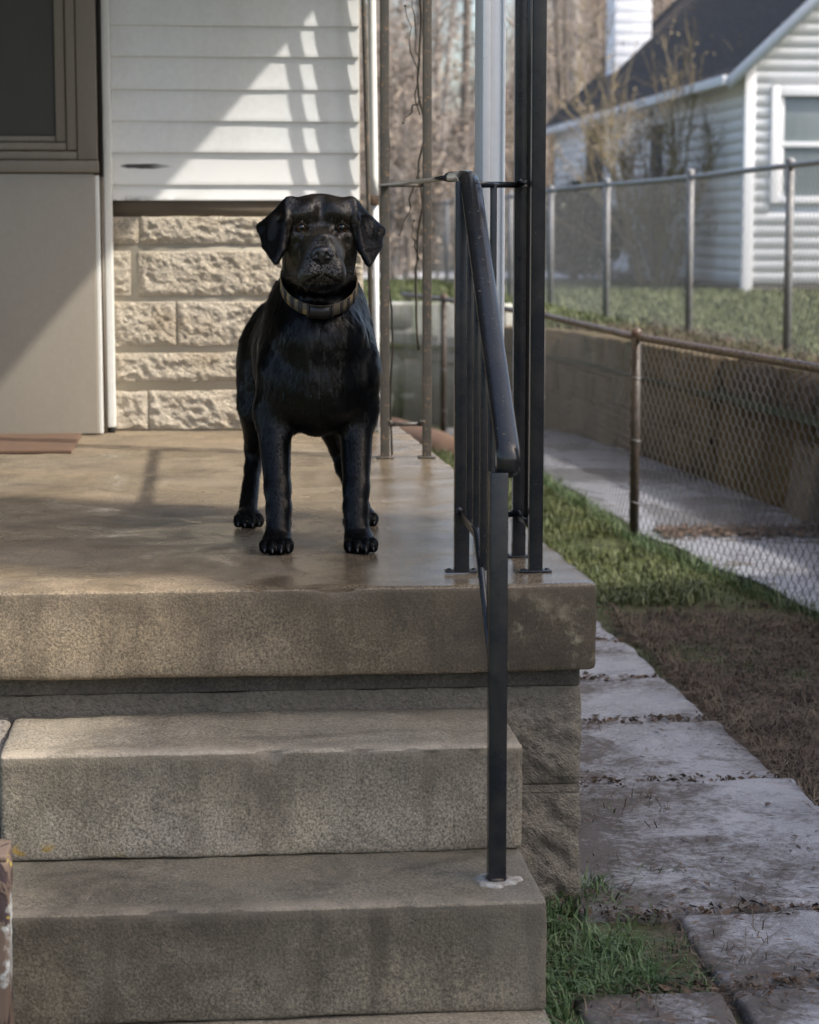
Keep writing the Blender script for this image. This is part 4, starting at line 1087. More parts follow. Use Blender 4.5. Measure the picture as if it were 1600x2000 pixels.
# windows
def window(lo, hi, axis):
    # axis 'y': faces the camera side; 'x': faces the path
    (a0, z0), (a1, z1) = lo, hi
    def bx(u0, u1, v0, v1, d0, d1):
        return rbox(MB(), (u0, HY + d0, v0), (u1, HY + d1, v1), .004) if axis == 'y' else rbox(MB(), (HX + d0, u0, v0), (HX + d1, u1, v1), .004)
    w = put('window', bx(a0 + .1, a1 - .1, z0 + .08, z1 - .1, .045 if axis == 'y' else .0, .055), M_glass if axis == 'y' else M_darkwin, nh)
    f = .10
    for args in ((a0, a0 + f, z0, z1), (a1 - f, a1, z0, z1), (a0 + f + .001, a1 - f - .001, z1 - .12, z1), (a0 + f + .001, a1 - f - .001, z0, z0 + .07)):
        put('frame', bx(*args, -.03 if axis == 'y' else -.012, .05), M_wintrim, w)
    if axis == 'y':
        zm = z0 + (z1 - z0) * .5
        put('sash', bx(a0 + f + .002, a1 - f - .002, zm - .03, zm + .03, .01, .043), M_wintrim, w)
        for args in ((a0 + f + .003, a0 + f + .06, z0 + .075, zm - .031), (a1 - f - .06, a1 - f - .003, z0 + .075, zm - .031), (a0 + f + .003, a0 + f + .06, zm + .031, z1 - .125), (a1 - f - .06, a1 - f - .003, zm + .031, z1 - .125)):
            put('sash', bx(*args, .015, .043), M_wintrim, w)
window((wins_front[0][0], wins_front[0][2]), (wins_front[0][1], wins_front[0][3]), 'y')
window((wins_left[0][0], wins_left[0][2]), (wins_left[0][1], wins_left[0][3]), 'x')
window((wins_left[1][0], wins_left[1][2]), (wins_left[1][1], wins_left[1][3]), 'x')
# chimney
cx, cy = HX + .95, 37.6
ch = put('chimney', rbox(MB(), (cx - .3, cy - .4, 2.5), (cx + .3, cy + .4, 7.4), .01), M_clap, nh)
for k in range(24):
    z = 3.0 + k * .18
    put('board', rbox(MB(), (cx - .312, cy - .412, z), (cx + .312, cy + .412, z + .165), .006), M_clap, ch)
# house added out of frame, its blocks shaped to shade the yard and porch front
shade_house = thing('house', 'unseen tall white house added right of the yard to cast shade', 'house', (8.0, 0, -.6))
def gable(lo, hi, ridge, name):
    x0, y0, z0 = lo; x1, y1, z1 = hi; xm = (x0 + x1) / 2; mb = MB()
    mb.add([(x0, y0, z0), (x1, y0, z0), (x1, y1, z0), (x0, y1, z0), (x0, y0, z1), (x1, y0, z1), (x1, y1, z1), (x0, y1, z1)],
           [(0, 1, 5, 4), (1, 2, 6, 5), (2, 3, 7, 6), (3, 0, 4, 7)]); put('wall', mb, M_clap, shade_house)
    mb = MB(); mb.add([(x0, y0, z1), (x1, y0, z1), (x1, y1, z1), (x0, y1, z1), (xm, y0, ridge), (xm, y1, ridge)], [(0, 4, 5, 3), (1, 2, 5, 4)])
    mb.f += [np.array([(0, 1, 4)]), np.array([(2, 3, 5)])]; mb.mi += [np.zeros(1, np.int32)] * 2
    put('roof', mb, M_roof, shade_house)
gable((5.55, .2, -.6), (12.5, 2.18, 6.48), 7.2, 'main')
gable((5.62, 2.21, -.6), (12.3, 5.2, 5.0), 6.0, 'wing')
put('chimney', rbox(MB(), (4.9, 1.66, -.6), (5.54, 2.50, 7.15), .02), M_stone, shade_house)  # unseen stack, added and sized to keep the dog in shade
# ------------------------------------------------------------------ bare trees and brush
def tree_meshes(h, r0, seed, nb=26, lean=.05, lo=.10):
    r = np.random.default_rng(seed)
    trunk = MB(); n = 12; t = np.linspace(0, 1, n)
    w = np.stack([fbm(np.stack([t * 2.5, t * 0 + seed, t * 0 + k], -1), 2, seed) * .05 * h for k in (0, 1)], -1)
    P = np.stack([w[:, 0] * t + lean * h * t ** 1.5, w[:, 1] * t, t * h - .3], -1)
    tube(trunk, P, r0 * (1 - .88 * t) * (1 + .35 * np.exp(-t * 22)), 8)
    crown = MB()
    def branch(p, d, L, rad, depth):
        m = 5; q = [p]; dd = d / np.linalg.norm(d)
        for k in range(m - 1):
            dd = dd + r.normal(0, .17, 3) + np.array([0, 0, .05]); dd /= np.linalg.norm(dd)
            q.append(q[-1] + dd * L / (m - 1))
        tube(crown, q, rad * np.linspace(1, .35, m), 4 if depth else 5, 0, False)
        if depth < 3:
            for k in range(int(r.integers(4, 7)) if depth < 2 else int(r.integers(4, 6))):
                j = r.uniform(.25, 1.0) * (m - 1); i = int(min(j, m - 2)); pp = np.array(q[i]) + (np.array(q[i + 1]) - np.array(q[i])) * (j - i)
                nd = dd + r.normal(0, .75, 3) + np.array([0, 0, .2])
                branch(pp, nd, L * r.uniform(.35, .6), max(rad * .5, .006), depth + 1)
    for k in range(nb):
        tt = r.uniform(lo, .98); i = int(tt * (n - 1)); p = P[i] + (P[min(i + 1, n - 1)] - P[i]) * (tt * (n - 1) - i)
        a = r.uniform(0, 2 * np.pi); L = h * r.uniform(.14, .30) * (1.15 - .6 * tt)
        branch(p, np.array([math.cos(a), math.sin(a), r.uniform(.1, .8)]), L, r0 * .22 * (1.2 - tt), 1)
    return trunk, crown
protos = []
kinds = [(13, .17, M_bark, 'grey barked bare tree'), (11, .12, M_bark, 'slim grey bare tree'), (15, .22, M_palebark, 'pale barked bare tree'), (8, .08, M_bark, 'thin bare sapling'), (9, .10, M_twig, 'brown twiggy bare tree')]
for i, (h, r0, m, lab) in enumerate(kinds):
    tk, cr = tree_meshes(h, r0, 50 + i, 24 if h > 10 else 20)
    protos.append((tk.mesh('trunk', m, True), cr.mesh('crown', M_twig if i != 2 else M_brush, False), lab))
for h, r0, m, sd in ((16, .075, M_palebark, 91), (15, .10, M_bark, 92)):
    tk, cr = tree_meshes(h, r0, sd, 16, .02, .55); protos.append((tk.mesh('trunk', m, True), cr.mesh('crown', M_twig, False), ''))
def add_tree(k, x, y, rot, sc, label, group='bare trees on the wooded slope'):
    z = float(upper_z(np.array(x), np.array(y)))
    e = thing('bare_tree', label, 'tree', (x, y, z), group)
    for nm, me in (('trunk', protos[k][0]), ('crown', protos[k][1])):
        o = bpy.data.objects.new(nm, me); COL.objects.link(o); o.parent = e
    e.rotation_euler = (0, 0, rot); e.scale = (sc,) * 3
    return e
GEN = 'leafless brown tree standing among the others in the wood'
r = random.Random(12)
add_tree(5, 4.62, 43.0, .4, 1.0, 'pale trunked tree seen between the rear column and the white post', None)
e = add_tree(6, 4.72, 40.0, 1.4, 1.0, 'grey trunked tree standing just left of the white porch post', None)
for i in range(74):
    y = 42 + 48 * (i / 66) ** 1.1 + r.uniform(-1.5, 1.5)
    x = y * r.uniform(.055, .30) if i % 5 else y * r.uniform(-.1, .45)
    if 6 < x < 12.5 and y < 42: continue
    if .078 < x / y < .160 and y > 47 and i % 5: continue
    k = 3 if .078 < x / y < .160 and y > 47 else r.choice((0, 1, 1, 3, 3, 4, 4, 2)); lab = kinds[k][3]
    add_tree(k, x, y, r.uniform(0, 6.3), r.uniform(.75, 1.15), lab + ' among many others in the wood beyond the pale lane', lab + 's in the wood')
# brush: countless twigs filling the wood floor and slope
def brush(n, x0, x1, y0, y1, h0, h1, mat, seed, name, spread=.5):
    r = np.random.default_rng(seed)
    y = r.uniform(y0, y1, n); x = y * r.uniform(x0, x1, n)
    k = fbm(np.stack([x * .35, y * .25, x * 0], -1), 3, seed) + r.uniform(-.5, .3, n) > -.12; x, y = x[k], y[k]; n = len(x)
    z = upper_z(x, y); h = np.where((np.abs(x / y - .117) < .017), .35, 1.0) * r.uniform(h0, h1, n) * (1 + .5 * fbm(np.stack([x * .3, y * .3, x * 0], -1), 2, seed))
    a = r.uniform(0, 6.28, n); ln = np.abs(r.normal(0, spread, n)); w = r.uniform(.006, .022, n)
    ca, sa = np.cos(a), np.sin(a); zz = r.uniform(0, .8, n) ** 1.5 * h
    V = np.zeros((n, 6, 3))
    bx, by, bz = x + r.normal(0, .3, n), y + r.normal(0, .3, n), z + zz * .8 - .05
    L = h - zz * .5
    for i, (t, s) in enumerate(((0, 1), (0, -1), (.55, .7), (.55, -.7), (1, .25), (1, -.25))):
        V[:, i] = np.stack([bx + ca * ln * L * t ** 1.4 - sa * w * s, by + sa * ln * L * t ** 1.4 + ca * w * s, bz + L * t * (1 - .2 * ln * t)], -1)
    # every second stick is turned so the mass shows from any side
    base = np.arange(n)[:, None] * 6
    mb = MB(); mb.add(V.reshape(-1, 3), np.concatenate([base + np.array([[0, 1, 3, 2]]), base + np.array([[2, 3, 5, 4]])]))
    return put(name, mb, mat, None, False, 'stuff')
brush(26000, -.15, .42, 41, 62, .6, 2.8, M_brush, 61, 'brush')
brush(30000, -.15, .45, 58, 100, 1.0, 5.0, M_brush, 62, 'brush')
brush(16000, -.15, .42, 42, 90, .8, 4.0, M_twig, 63, 'brush')
brush(7000, -.1, .40, 42, 85, .5, 3.2, M_olive, 64, 'brush', .8)
# leafy undergrowth clumps still holding dead leaves
def clumps(n, cx, cy, cz, rad, size, seed, up=None):
    r = np.random.default_rng(seed); c = r.normal(0, 1, (n, 3)); c /= np.linalg.norm(c, axis=1, keepdims=True)
    c = c * (r.uniform(.15, 1, n) ** .45)[:, None] * np.array(rad)
    keep = fbm(c * 2.2 / max(rad) * 2 + seed, 3, seed) > -.12; c = c[keep]; n = len(c)
    p = c + np.array([cx, cy, cz]); u = r.normal(0, 1, (n, 3)); v = np.cross(u, r.normal(0, 1, (n, 3)))
    u /= np.linalg.norm(u, axis=1, keepdims=True); v /= np.linalg.norm(v, axis=1, keepdims=True); s = (size * r.uniform(.5, 1.4, n))[:, None]
    V = np.stack([p - u * s, p - v * s * .5, p + u * s, p + v * s * .5], 1)
    return V.reshape(-1, 3), np.arange(n)[:, None] * 4 + np.array([[0, 1, 2, 3]])
r = random.Random(5)
mb = MB(); mb2 = MB()
for i in range(130):
    y = r.uniform(41, 78); x = y * r.uniform(-.05, .36)
    if 5.0 < x < 12.5 and y < 41.5: continue
    if .09 < x / y < .140 and y > 50: continue
    z = float(upper_z(np.array(x), np.array(y))); s = r.uniform(.5, 1.7)
    (mb if r.random() < .72 else mb2).add(*clumps(260, x, y, z + s * .7, (s, s, s * .8), .085, i))
put('undergrowth', mb, M_brush, None, False, 'stuff'); put('undergrowth', mb2, M_olive, None, False, 'stuff')
# brown vine thicket just behind the porch columns
def shrub(name, label, x, y, h, n, mat, seed, spread, z=None, leaves=None, group=None, base=.25):
    z = float(upper_z(np.array(x), np.array(y))) if z is None else z
    t = thing(name, label, 'shrub', (x, y, z), group); r = np.random.default_rng(seed); mb = MB()
    def twig(p, d, L, rad, depth):
        m = 6; q = [p]; d = d / np.linalg.norm(d)
        for k in range(m - 1):
            d = d + r.normal(0, .13, 3) + np.array([0, 0, .06]); d /= np.linalg.norm(d); q.append(q[-1] + d * L / (m - 1))
        tube(mb, q, rad * np.linspace(1, .3, m), 4, 0, False)
        if depth < 2:
            for k in range(int(r.integers(4, 8))):
                i = int(r.integers(1, m - 1)); twig(q[i], d + r.normal(0, .55, 3), L * r.uniform(.2, .45), rad * .55, depth + 1)
        tips.append(q[-1])
    tips = []
    for k in range(n):
        a = r.uniform(0, 6.28); rr_ = r.uniform(0, base)
        twig(np.array([x + math.cos(a) * rr_, y + math.sin(a) * rr_, z - .05]), np.array([math.cos(a) * spread, math.sin(a) * spread, 1.0]) + r.normal(0, .12, 3), h * r.uniform(.55, 1.05), .012 * h / 2.5, 0)
    put('branches', mb, mat, t)
    if leaves:
        lm, num, size = leaves; T = np.array(tips)[r.integers(0, len(tips), num)] + r.normal(0, .05 * h / 2, (num, 3))
        u = r.normal(0, 1, (num, 3)); u /= np.linalg.norm(u, axis=1, keepdims=True); v = np.cross(u, r.normal(0, 1, (num, 3))); v /= np.linalg.norm(v, axis=1, keepdims=True)
        s = (size * r.uniform(.5, 1.3, num))[:, None]
        V = np.stack([T - u * s, T - v * s * .5, T + u * s, T + v * s * .5], 1); mb = MB(); mb.add(V.reshape(-1, 3), np.arange(num)[:, None] * 4 + np.array([[0, 1, 2, 3]]))
        put('leaves', mb, lm, t, False, 'stuff')
    return t
shrub('shrub', 'tall thin yellowish bare shrub against the side of the neighbouring house', 5.62, 27.3, 3.3, 26, M_yellow, 71, .22, leaves=(M_yellow, 1500, .025), base=.25)
shrub('shrub', 'lower tan bare shrub growing under the dark windows of the neighbouring house', 5.75, 31.5, 2.3, 16, M_yellow, 72, .30, leaves=(M_twig, 900, .03), base=.5)
shrub('shrub', 'brown bare shrub between the yellowish shrub and the house wall', 5.85, 29.2, 2.6, 14, M_twig, 73, .30, leaves=(M_twig, 900, .03), base=.4)
t = thing('evergreen_shrub', 'dark rounded evergreen shrub behind the far end of the galvanised fence', 'shrub', (4.78, 28.5, -.08))
mb = MB(); 
for i, (dx, dz, s) in enumerate(((0, .75, .48), (-.25, .62, .36), (.28, .66, .40), (.05, 1.0, .33), (-.12, .45, .42), (.2, .42, .40))):
    mb.add(*clumps(1500, 4.78 + dx, 28.5, -.02 + dz, (s, s, s * .9), .045, 80 + i))
put('foliage', mb, M_evergreen, t, False, 'stuff')
mb = MB()
for k in range(7):
    a = k * .9; tube(mb, [(4.78, 28.5, -.15), (4.78 + .1 * math.cos(a), 28.5 + .1 * math.sin(a), .3), (4.78 + .3 * math.cos(a), 28.5 + .3 * math.sin(a), .9)], [.03, .02, .006], 5)
put('stems', mb, M_bark, t)
shrub('thicket', 'tangle of brown twigs and dead leaves seen between the rear column and the wall', 2.72, 30.5, 3.2, 24, M_twig, 75, .20, leaves=(M_brush, 3000, .045), base=.45)
shrub('thicket', 'taller brown thicket with hanging dead leaves behind the rear column', 2.80, 34.0, 4.4, 22, M_twig, 76, .09, leaves=(M_brush, 2600, .045), base=.5)
# ------------------------------------------------------------------ the dog: one blended surface from a signed distance field
class SDF:
    def __init__(s, lo, hi, h):
        s.lo = np.array(lo); s.h = h; s.n = np.ceil((np.array(hi) - s.lo) / h).astype(int) + 1
        s.D = np.full(tuple(s.n), .2, np.float32)
    def _box(s, lo, hi, pad):
        a = np.clip(np.floor((np.array(lo) - pad - s.lo) / s.h).astype(int), 0, s.n - 1)
        b = np.clip(np.ceil((np.array(hi) + pad - s.lo) / s.h).astype(int) + 1, 1, s.n)
        g = [s.lo[i] + s.h * np.arange(a[i], b[i], dtype=np.float32) for i in range(3)]
        P = np.stack(np.meshgrid(*g, indexing='ij'), -1)
        return tuple(slice(a[i], b[i]) for i in range(3)), P
    def _op(s, sl, d, k, sub=False):
        A = s.D[sl]; d = d.astype(np.float32)
        if sub:
            h = np.maximum(k - np.abs(A + d), 0) / k; s.D[sl] = np.maximum(A, -d) + h * h * k * .25
        else:
            h = np.maximum(k - np.abs(A - d), 0) / k; s.D[sl] = np.minimum(A, d) - h * h * k * .25
    def cone(s, a, b, ra, rb, k=.02, sub=False):
        a, b = np.array(a), np.array(b); R = max(ra, rb)
        sl, P = s._box(np.minimum(a, b) - R, np.maximum(a, b) + R, k + .02)
        ba = b - a; t = np.clip(((P - a) @ ba) / (ba @ ba), 0, 1)
        d = np.linalg.norm(P - a - t[..., None] * ba, axis=-1) - (ra + (rb - ra) * t)
        s._op(sl, d, k, sub)
    def ell(s, c, r, k=.02, rot=None, sub=False):
        c, r = np.array(c), np.array(r); R = r.max()
        sl, P = s._box(c - R, c + R, k + .02); q = P - c
        if rot is not None: q = q @ np.array(Matrix.Rotation(rot[1], 3, rot[0]).to_3x3())
        k0 = np.linalg.norm(q / r, axis=-1); k1 = np.linalg.norm(q / (r * r), axis=-1)
        s._op(sl, k0 * (k0 - 1) / np.maximum(k1, 1e-6), k, sub)
    def tri(s, a, b, c, th, k=.008):
        a, b, c = (np.array(v, float) for v in (a, b, c))
        sl, P = s._box(np.min([a, b, c], 0) - th, np.max([a, b, c], 0) + th, k + .02)
        ba, cb, ac = b - a, c - b, a - c; nor = np.cross(ba, ac); pa, pb, pc = P - a, P - b, P - c
        ins = (np.sign(pa @ np.cross(ba, nor)) + np.sign(pb @ np.cross(cb, nor)) + np.sign(pc @ np.cross(ac, nor))) < 2
        def e(p, v): t = np.clip((p @ v) / (v @ v), 0, 1); q = p - t[..., None] * v; return (q * q).sum(-1)
        d = np.sqrt(np.where(ins, np.minimum(np.minimum(e(pa, ba), e(pb, cb)), e(pc, ac)), (pa @ nor) ** 2 / (nor @ nor))) - th
        s._op(sl, d, k)
    def grad(s, P):
        g = (P - s.lo) / s.h; out = []
        for i in range(3):
            e = np.zeros(3); e[i] = 1; out.append(s.samp(g + e) - s.samp(g - e))
        n = np.stack(out, -1); return n / np.maximum(np.linalg.norm(n, axis=-1, keepdims=True), 1e-9)
    def samp(s, g):
        g = np.clip(g, 0, s.n - 1.001); i = g.astype(int); f = g - i; r = 0
        for dx in (0, 1):
            for dy in (0, 1):
                for dz in (0, 1):
                    w = (f[..., 0] if dx else 1 - f[..., 0]) * (f[..., 1] if dy else 1 - f[..., 1]) * (f[..., 2] if dz else 1 - f[..., 2])
                    r = r + w * s.D[i[..., 0] + dx, i[..., 1] + dy, i[..., 2] + dz]
        return r
    def mesh(s):
        D = s.D; S = D < 0; n = np.array(D.shape)
        c = np.zeros(n - 1, int)
        for dx in (0, 1):
            for dy in (0, 1):
                for dz in (0, 1): c += S[dx:n[0] - 1 + dx, dy:n[1] - 1 + dy, dz:n[2] - 1 + dz]
        act = (c > 0) & (c < 8); ids = np.full(act.shape, -1, np.int64); ids[act] = np.arange(act.sum())
        I = np.argwhere(act); acc = np.zeros((len(I), 3)); cnt = np.zeros(len(I))
        corners = [(a, b, d) for a in (0, 1) for b in (0, 1) for d in (0, 1)]
        for p in corners:
            for ax in range(3):
                if p[ax]: continue
                q = list(p); q[ax] = 1
                d0 = D[I[:, 0] + p[0], I[:, 1] + p[1], I[:, 2] + p[2]]; d1 = D[I[:, 0] + q[0], I[:, 1] + q[1], I[:, 2] + q[2]]
                m = (d0 < 0) != (d1 < 0); t = np.where(m, d0 / np.where(m, d0 - d1, 1), 0)
                pt = np.array(p, float)[None] + t[:, None] * (np.array(q) - np.array(p)); acc[m] += pt[m]; cnt[m] += 1
        V = s.lo + s.h * (I + acc / cnt[:, None])
        F = []
        for ax in range(3):
            u, v = (ax + 1) % 3, (ax + 2) % 3
            a = np.moveaxis(S, ax, 0); e = a[:-1] != a[1:]
            E = np.argwhere(e); J = np.zeros_like(E); J[:, ax] = E[:, 0]
            o = [k for k in range(3) if k != ax]; J[:, o[0]] = E[:, 1]; J[:, o[1]] = E[:, 2]
            ok = (J[:, u] > 0) & (J[:, v] > 0) & (J[:, u] < n[u] - 1) & (J[:, v] < n[v] - 1); J = J[ok]
            def cell(du, dv):
                K = J.copy(); K[:, u] += du; K[:, v] += dv; return ids[K[:, 0], K[:, 1], K[:, 2]]
            q = np.stack([cell(-1, -1), cell(0, -1), cell(0, 0), cell(-1, 0)], -1)
            flip = ~S[J[:, 0], J[:, 1], J[:, 2]]; q[flip] = q[flip][:, ::-1]
            F.append(q)
        return V, np.concatenate(F)

g = SDF((.02, 4.06, -.006), (.40, 5.02, .725), .003)
MX = .2225
def both(fn):
    for sg in (-1, 1): fn(sg, lambda x: MX + sg * x)
# torso
g.ell((.222, 4.44, .372), (.104, .125, .138), .03)
g.ell((.211, 4.57, .368), (.113, .16, .128), .05)
g.ell((.198, 4.74, .385), (.098, .14, .105), .06)
g.ell((.188, 4.86, .382), (.103, .10, .108), .05)
g.ell((.222, 4.40, .315), (.074, .08, .072), .05)          # brisket
g.ell((.222, 4.36, .40), (.062, .055, .085), .05)          # breastbone
for sx in (-1, 1):
    X = lambda d: .2225 + sx * d
    g.ell((X(.068), 4.43, .365), (.042, .08, .115), .035)   # shoulder
    g.cone((X(.075), 4.39, .36), (X(.081), 4.43, .265), .040, .035, .03)
fl = [(.1375, 0), (.2965, 1)]
for x, i in fl:
    s_ = -1 if i == 0 else 1
    g.cone((x + s_ * .004, 4.42, .275), (x - s_ * .001, 4.362, .12), .036, .0245, .025)
    g.cone((x - s_ * .001, 4.362, .125), (x - s_ * .003, 4.352, .085), .0235, .0235, .012)
    g.cone((x - s_ * .003, 4.352, .085), (x - s_ * .001, 4.338, .035), .0225, .0245, .012)
    g.ell((x - s_ * .022, 4.362, .055), (.006, .009, .009), .008)       # dewclaw pad
def paw(px, py, wx=1.0):
    g.ell((px, py + .006, .021), (.0275 * wx, .036, .022), .012)
    for k, (dx, dy) in enumerate(((-.0235, -.016), (-.0085, -.030), (.0085, -.030), (.0235, -.016))):
        g.ell((px + dx * wx, py + dy, .0145), (.0098, .020, .0150), .0055)
        g.ell((px + dx * wx, py + dy - .008, .019), (.0085, .010, .0105), .005)
paw(.1335, 4.325); paw(.3005, 4.323)
# hind legs
for sx, hx, px, py in ((-1, .1035, .0865, 4.715), (1, .290, .333, 4.715)):
    bx = .190 + sx * .076
    g.ell((bx, 4.80, .315), (.048, .085, .105), .04)
    g.cone((bx - sx * .004, 4.77, .25), (hx, 4.865, .155), .046, .0205, .03)
    g.cone((hx, 4.868, .155), (hx + (px - hx) * .25, 4.85, .11), .0195, .0165, .012)
    g.cone((hx + (px - hx) * .25, 4.85, .11), (px, 4.755, .035), .0165, .020, .012)
    paw(px, py, .95)
g.cone((.19, 4.95, .40), (.185, 4.99, .22), .024, .012, .03)            # tail
# neck
g.cone((.2235, 4.375, .56), (.2225, 4.43, .43), .069, .092, .04)
g.ell((.2235, 4.46, .485), (.086, .09, .085), .04)
g.ell((.2235, 4.335, .44), (.070, .05, .05), .04)
# head
g.ell((MX, 4.315, .632), (.072, .080, .066), .02)
g.ell((MX, 4.30, .672), (.058, .06, .027), .02)
def head(sg, X):
    g.ell((X(.030), 4.252, .661), (.026, .024, .017), .02)               # brow
    g.ell((X(.037), 4.285, .602), (.034, .052, .048), .025)              # cheek
    g.ell((X(.034), 4.335, .578), (.034, .050, .044), .025)              # jaw angle
    g.ell((X(.036), 4.240, .618), (.022, .022, .016), .015)              # under the eye
both(head)
for sg in (-1, 1):
    g.ell((MX + sg * .043, 4.202, .608), (.013, .034, .014), .016, None, True)
    g.ell((MX + sg * .0365, 4.226, .642), (.017, .012, .012), .012, None, True)
g.cone((MX, 4.235, .594), (.2165, 4.135, .571), .044, .035, .013)         # muzzle
g.ell((.2190, 4.175, .6045), (.024, .07, .019), .02, ('X', math.radians(-12)))
g.ell((.2160, 4.122, .588), (.026, .022, .022), .012)
for sg in (-1, 1):
    g.ell((.2175 + sg * .0245, 4.150, .553), (.0205, .045, .028), .012)  # flews
    g.ell((.2165 + sg * .0150, 4.118, .562), (.019, .018, .019), .010)
g.ell((.2165, 4.162, .532), (.025, .042, .015), .010)                    # chin
g.ell((MX, 4.29, .548), (.046, .075, .030), .03)                          # throat
# mouth line, philtrum, furrow, eye sockets
for sg in (-1, 1):
    g.cone((.2155, 4.096, .5545), (.2165 + sg * .022, 4.106, .5405), .0042, .0048, .004, True)
    g.cone((.2165 + sg * .022, 4.106, .5405), (.2175 + sg * .041, 4.135, .528), .0048, .0052, .005, True)
    g.ell((.2165 + sg * .029, 4.118, .5325), (.006, .02, .005), .006, None, True)
    g.ell((MX + sg * .0385, 4.2335, .6385), (.0118, .013, .0074), .006, None, True)
    g.cone((MX + sg * .026, 4.2235, .632), (MX + sg * .021, 4.2145, .625), .005, .003, .01, True)
g.cone((.2152, 4.094, .574), (.2153, 4.096, .5555), .0022, .0026, .003, True)
g.cone((MX, 4.226, .655), (MX, 4.262, .699), .0035, .0035, .022, True)
for sg in (-1, 1):
    xe = MX + sg * .0385
    for a0, a1, zc in (((-.012, .002), (0, .0088), 0), ((0, .0088), (.012, .002), 0)):
        g.cone((xe + a0[0], 4.2285, .6385 + a0[1]), (xe + a1[0], 4.2270, .6385 + a1[1]), .0024, .0026, .004)
        g.cone((xe + a0[0], 4.2300, .6385 - a0[1] * .6), (xe + a1[0], 4.2280, .6385 - a1[1] * .8), .0018, .0020, .004)
# ears
def ear(pts, yy, sg):
    p = {k: (pts[k][0], yy[k], pts[k][1]) for k in pts}
    th = .0074
    g.ell(((p['T'][0] + p['O'][0] + p['I'][0]) / 3 + sg * .002, 4.2545, (p['T'][2] + p['O'][2] + p['I'][2]) / 3 - .004), (.020, .012, .030), .008)
    for a, b, c in (('T', 'O', 'I2'), ('O', 'I', 'I2'), ('O', 'O2', 'I'), ('O2', 'Tip', 'I')):
        g.tri(p[a], p[b], p[c], th, .004)
    g.cone(p['T'], p['O'], .0085, .0065, .014)
    g.cone(p['T'], p['I2'], .0085, .0065, .006)
    g.ell((p['T'][0] - sg * .006, p['T'][1] + .006, p['T'][2] - .006), (.018, .026, .014), .02)
YE = {'T': 4.280, 'O': 4.286, 'O2': 4.262, 'Tip': 4.232, 'I': 4.232, 'I2': 4.236}
ear({'T': (.1635, .683), 'O': (.1100, .638), 'O2': (.1165, .605), 'Tip': (.1345, .5765), 'I': (.1475, .600), 'I2': (.1555, .648)}, YE, -1)
ear({'T': (.2815, .683), 'O': (.3375, .632), 'O2': (.3330, .604), 'Tip': (.3120, .5725), 'I': (.2985, .598), 'I2': (.2890, .648)}, YE, 1)
# soft coat unevenness
gx = [g.lo[i] + g.h * np.arange(g.n[i]) for i in range(3)]
V, F = g.mesh()
N = g.grad(V)
zfur = np.clip((.55 - V[:, 2]) / .1, 0, 1) * np.clip((V[:, 2] - .18) / .1, 0, 1)
V = V + N * (fbm(V * np.array([30, 30, 13]), 3, 4) * .0045 * zfur)[:, None]
V[:, 2] = np.maximum(V[:, 2], .0008)
mb = MB(); mb.add(V, F)
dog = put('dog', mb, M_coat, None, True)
tag(dog, 'black short haired dog standing on the porch facing the camera, wearing a collar', 'dog')

# coat: short hairs lying along the flow of the fur
def flow(P, N):
    d = np.zeros_like(P); x = P[:, 0] - MX; y, z = P[:, 1], P[:, 2]
    headw = ((z > .535) & (y < 4.36)).astype(float)
    d[:, 1] = .55; d[:, 2] = -.8; d[:, 0] = np.sign(x) * .12
    legm = z < .25
    d[legm] = np.array([0, .12, -1.0])
    paws = (z < .03); d[paws] = np.array([0, -.7, -.5])
    front = (y < 4.42) & (z > .25) & (z <= .535)
    d[front, 0] = np.sign(x[front]) * .35 + fbm(P[front] * 9, 2, 3) * 1.3; d[front, 1] = .1; d[front, 2] = -1
    h = headw > 0
    d[h, 0] = x[h] * 9; d[h, 1] = .9; d[h, 2] = (z[h] - .60) * 7 - .12
    e = h & (np.abs(x) > .068)
    d[e] = np.array([0, -.1, -1.0]); d[e, 0] = np.sign(x[e]) * .25
    return d
r = np.random.default_rng(8)
tri = V[F]; c = tri.mean(1)
ar = np.linalg.norm(np.cross(tri[:, 2] - tri[:, 0], tri[:, 3] - tri[:, 1]), axis=1)
wgt = ar * np.where(c[:, 1] > 4.62, .45, 1.0) * np.where(N[F[:, 0], 1] > .75, .25, 1.0)
NH = 220000
fi = r.choice(len(F), NH, p=wgt / wgt.sum()); uv = r.random((NH, 2))
q = tri[fi]; P = (q[:, 0] * (1 - uv[:, :1]) + q[:, 1] * uv[:, :1]) * (1 - uv[:, 1:]) + (q[:, 3] * (1 - uv[:, :1]) + q[:, 2] * uv[:, :1]) * uv[:, 1:]
Nn = g.grad(P)
# keep nose, eyes and mouth free
ok = np.linalg.norm((P - np.array([.2155, 4.098, .588])) / np.array([1, 1, .8]), axis=1) > .021
for sg in (-1, 1): ok &= np.linalg.norm((P - np.array([MX + sg * .0385, 4.226, .6385])) / np.array([1.3, 1, .9]), axis=1) > .0115
def near(a, b, R):
    a, b = np.array(a), np.array(b); t_ = np.clip(((P - a) @ (b - a)) / ((b - a) @ (b - a)), 0, 1); return np.linalg.norm(P - a - t_[:, None] * (b - a), axis=1) < R
for sg in (-1, 1):
    ok &= ~near((.2155, 4.096, .5545), (.2165 + sg * .022, 4.106, .5405), .0055) & ~near((.2165 + sg * .022, 4.106, .5405), (.2175 + sg * .041, 4.135, .528), .006)
P, Nn = P[ok], Nn[ok]; x, y, z = P.T
d = flow(P, Nn); d += np.stack([fbm(P * 26 + 9 * k, 3, 90 + k) for k in range(3)], -1) * np.where((z < .25) | (z > .535), .22, .60)[:, None] + np.stack([vnoise(P * np.array([150, 150, 50]), 40 + k) for k in range(3)], -1) * np.where((z < .25) | (z > .535), .07, .45)[:, None] + r.normal(0, .06, P.shape)
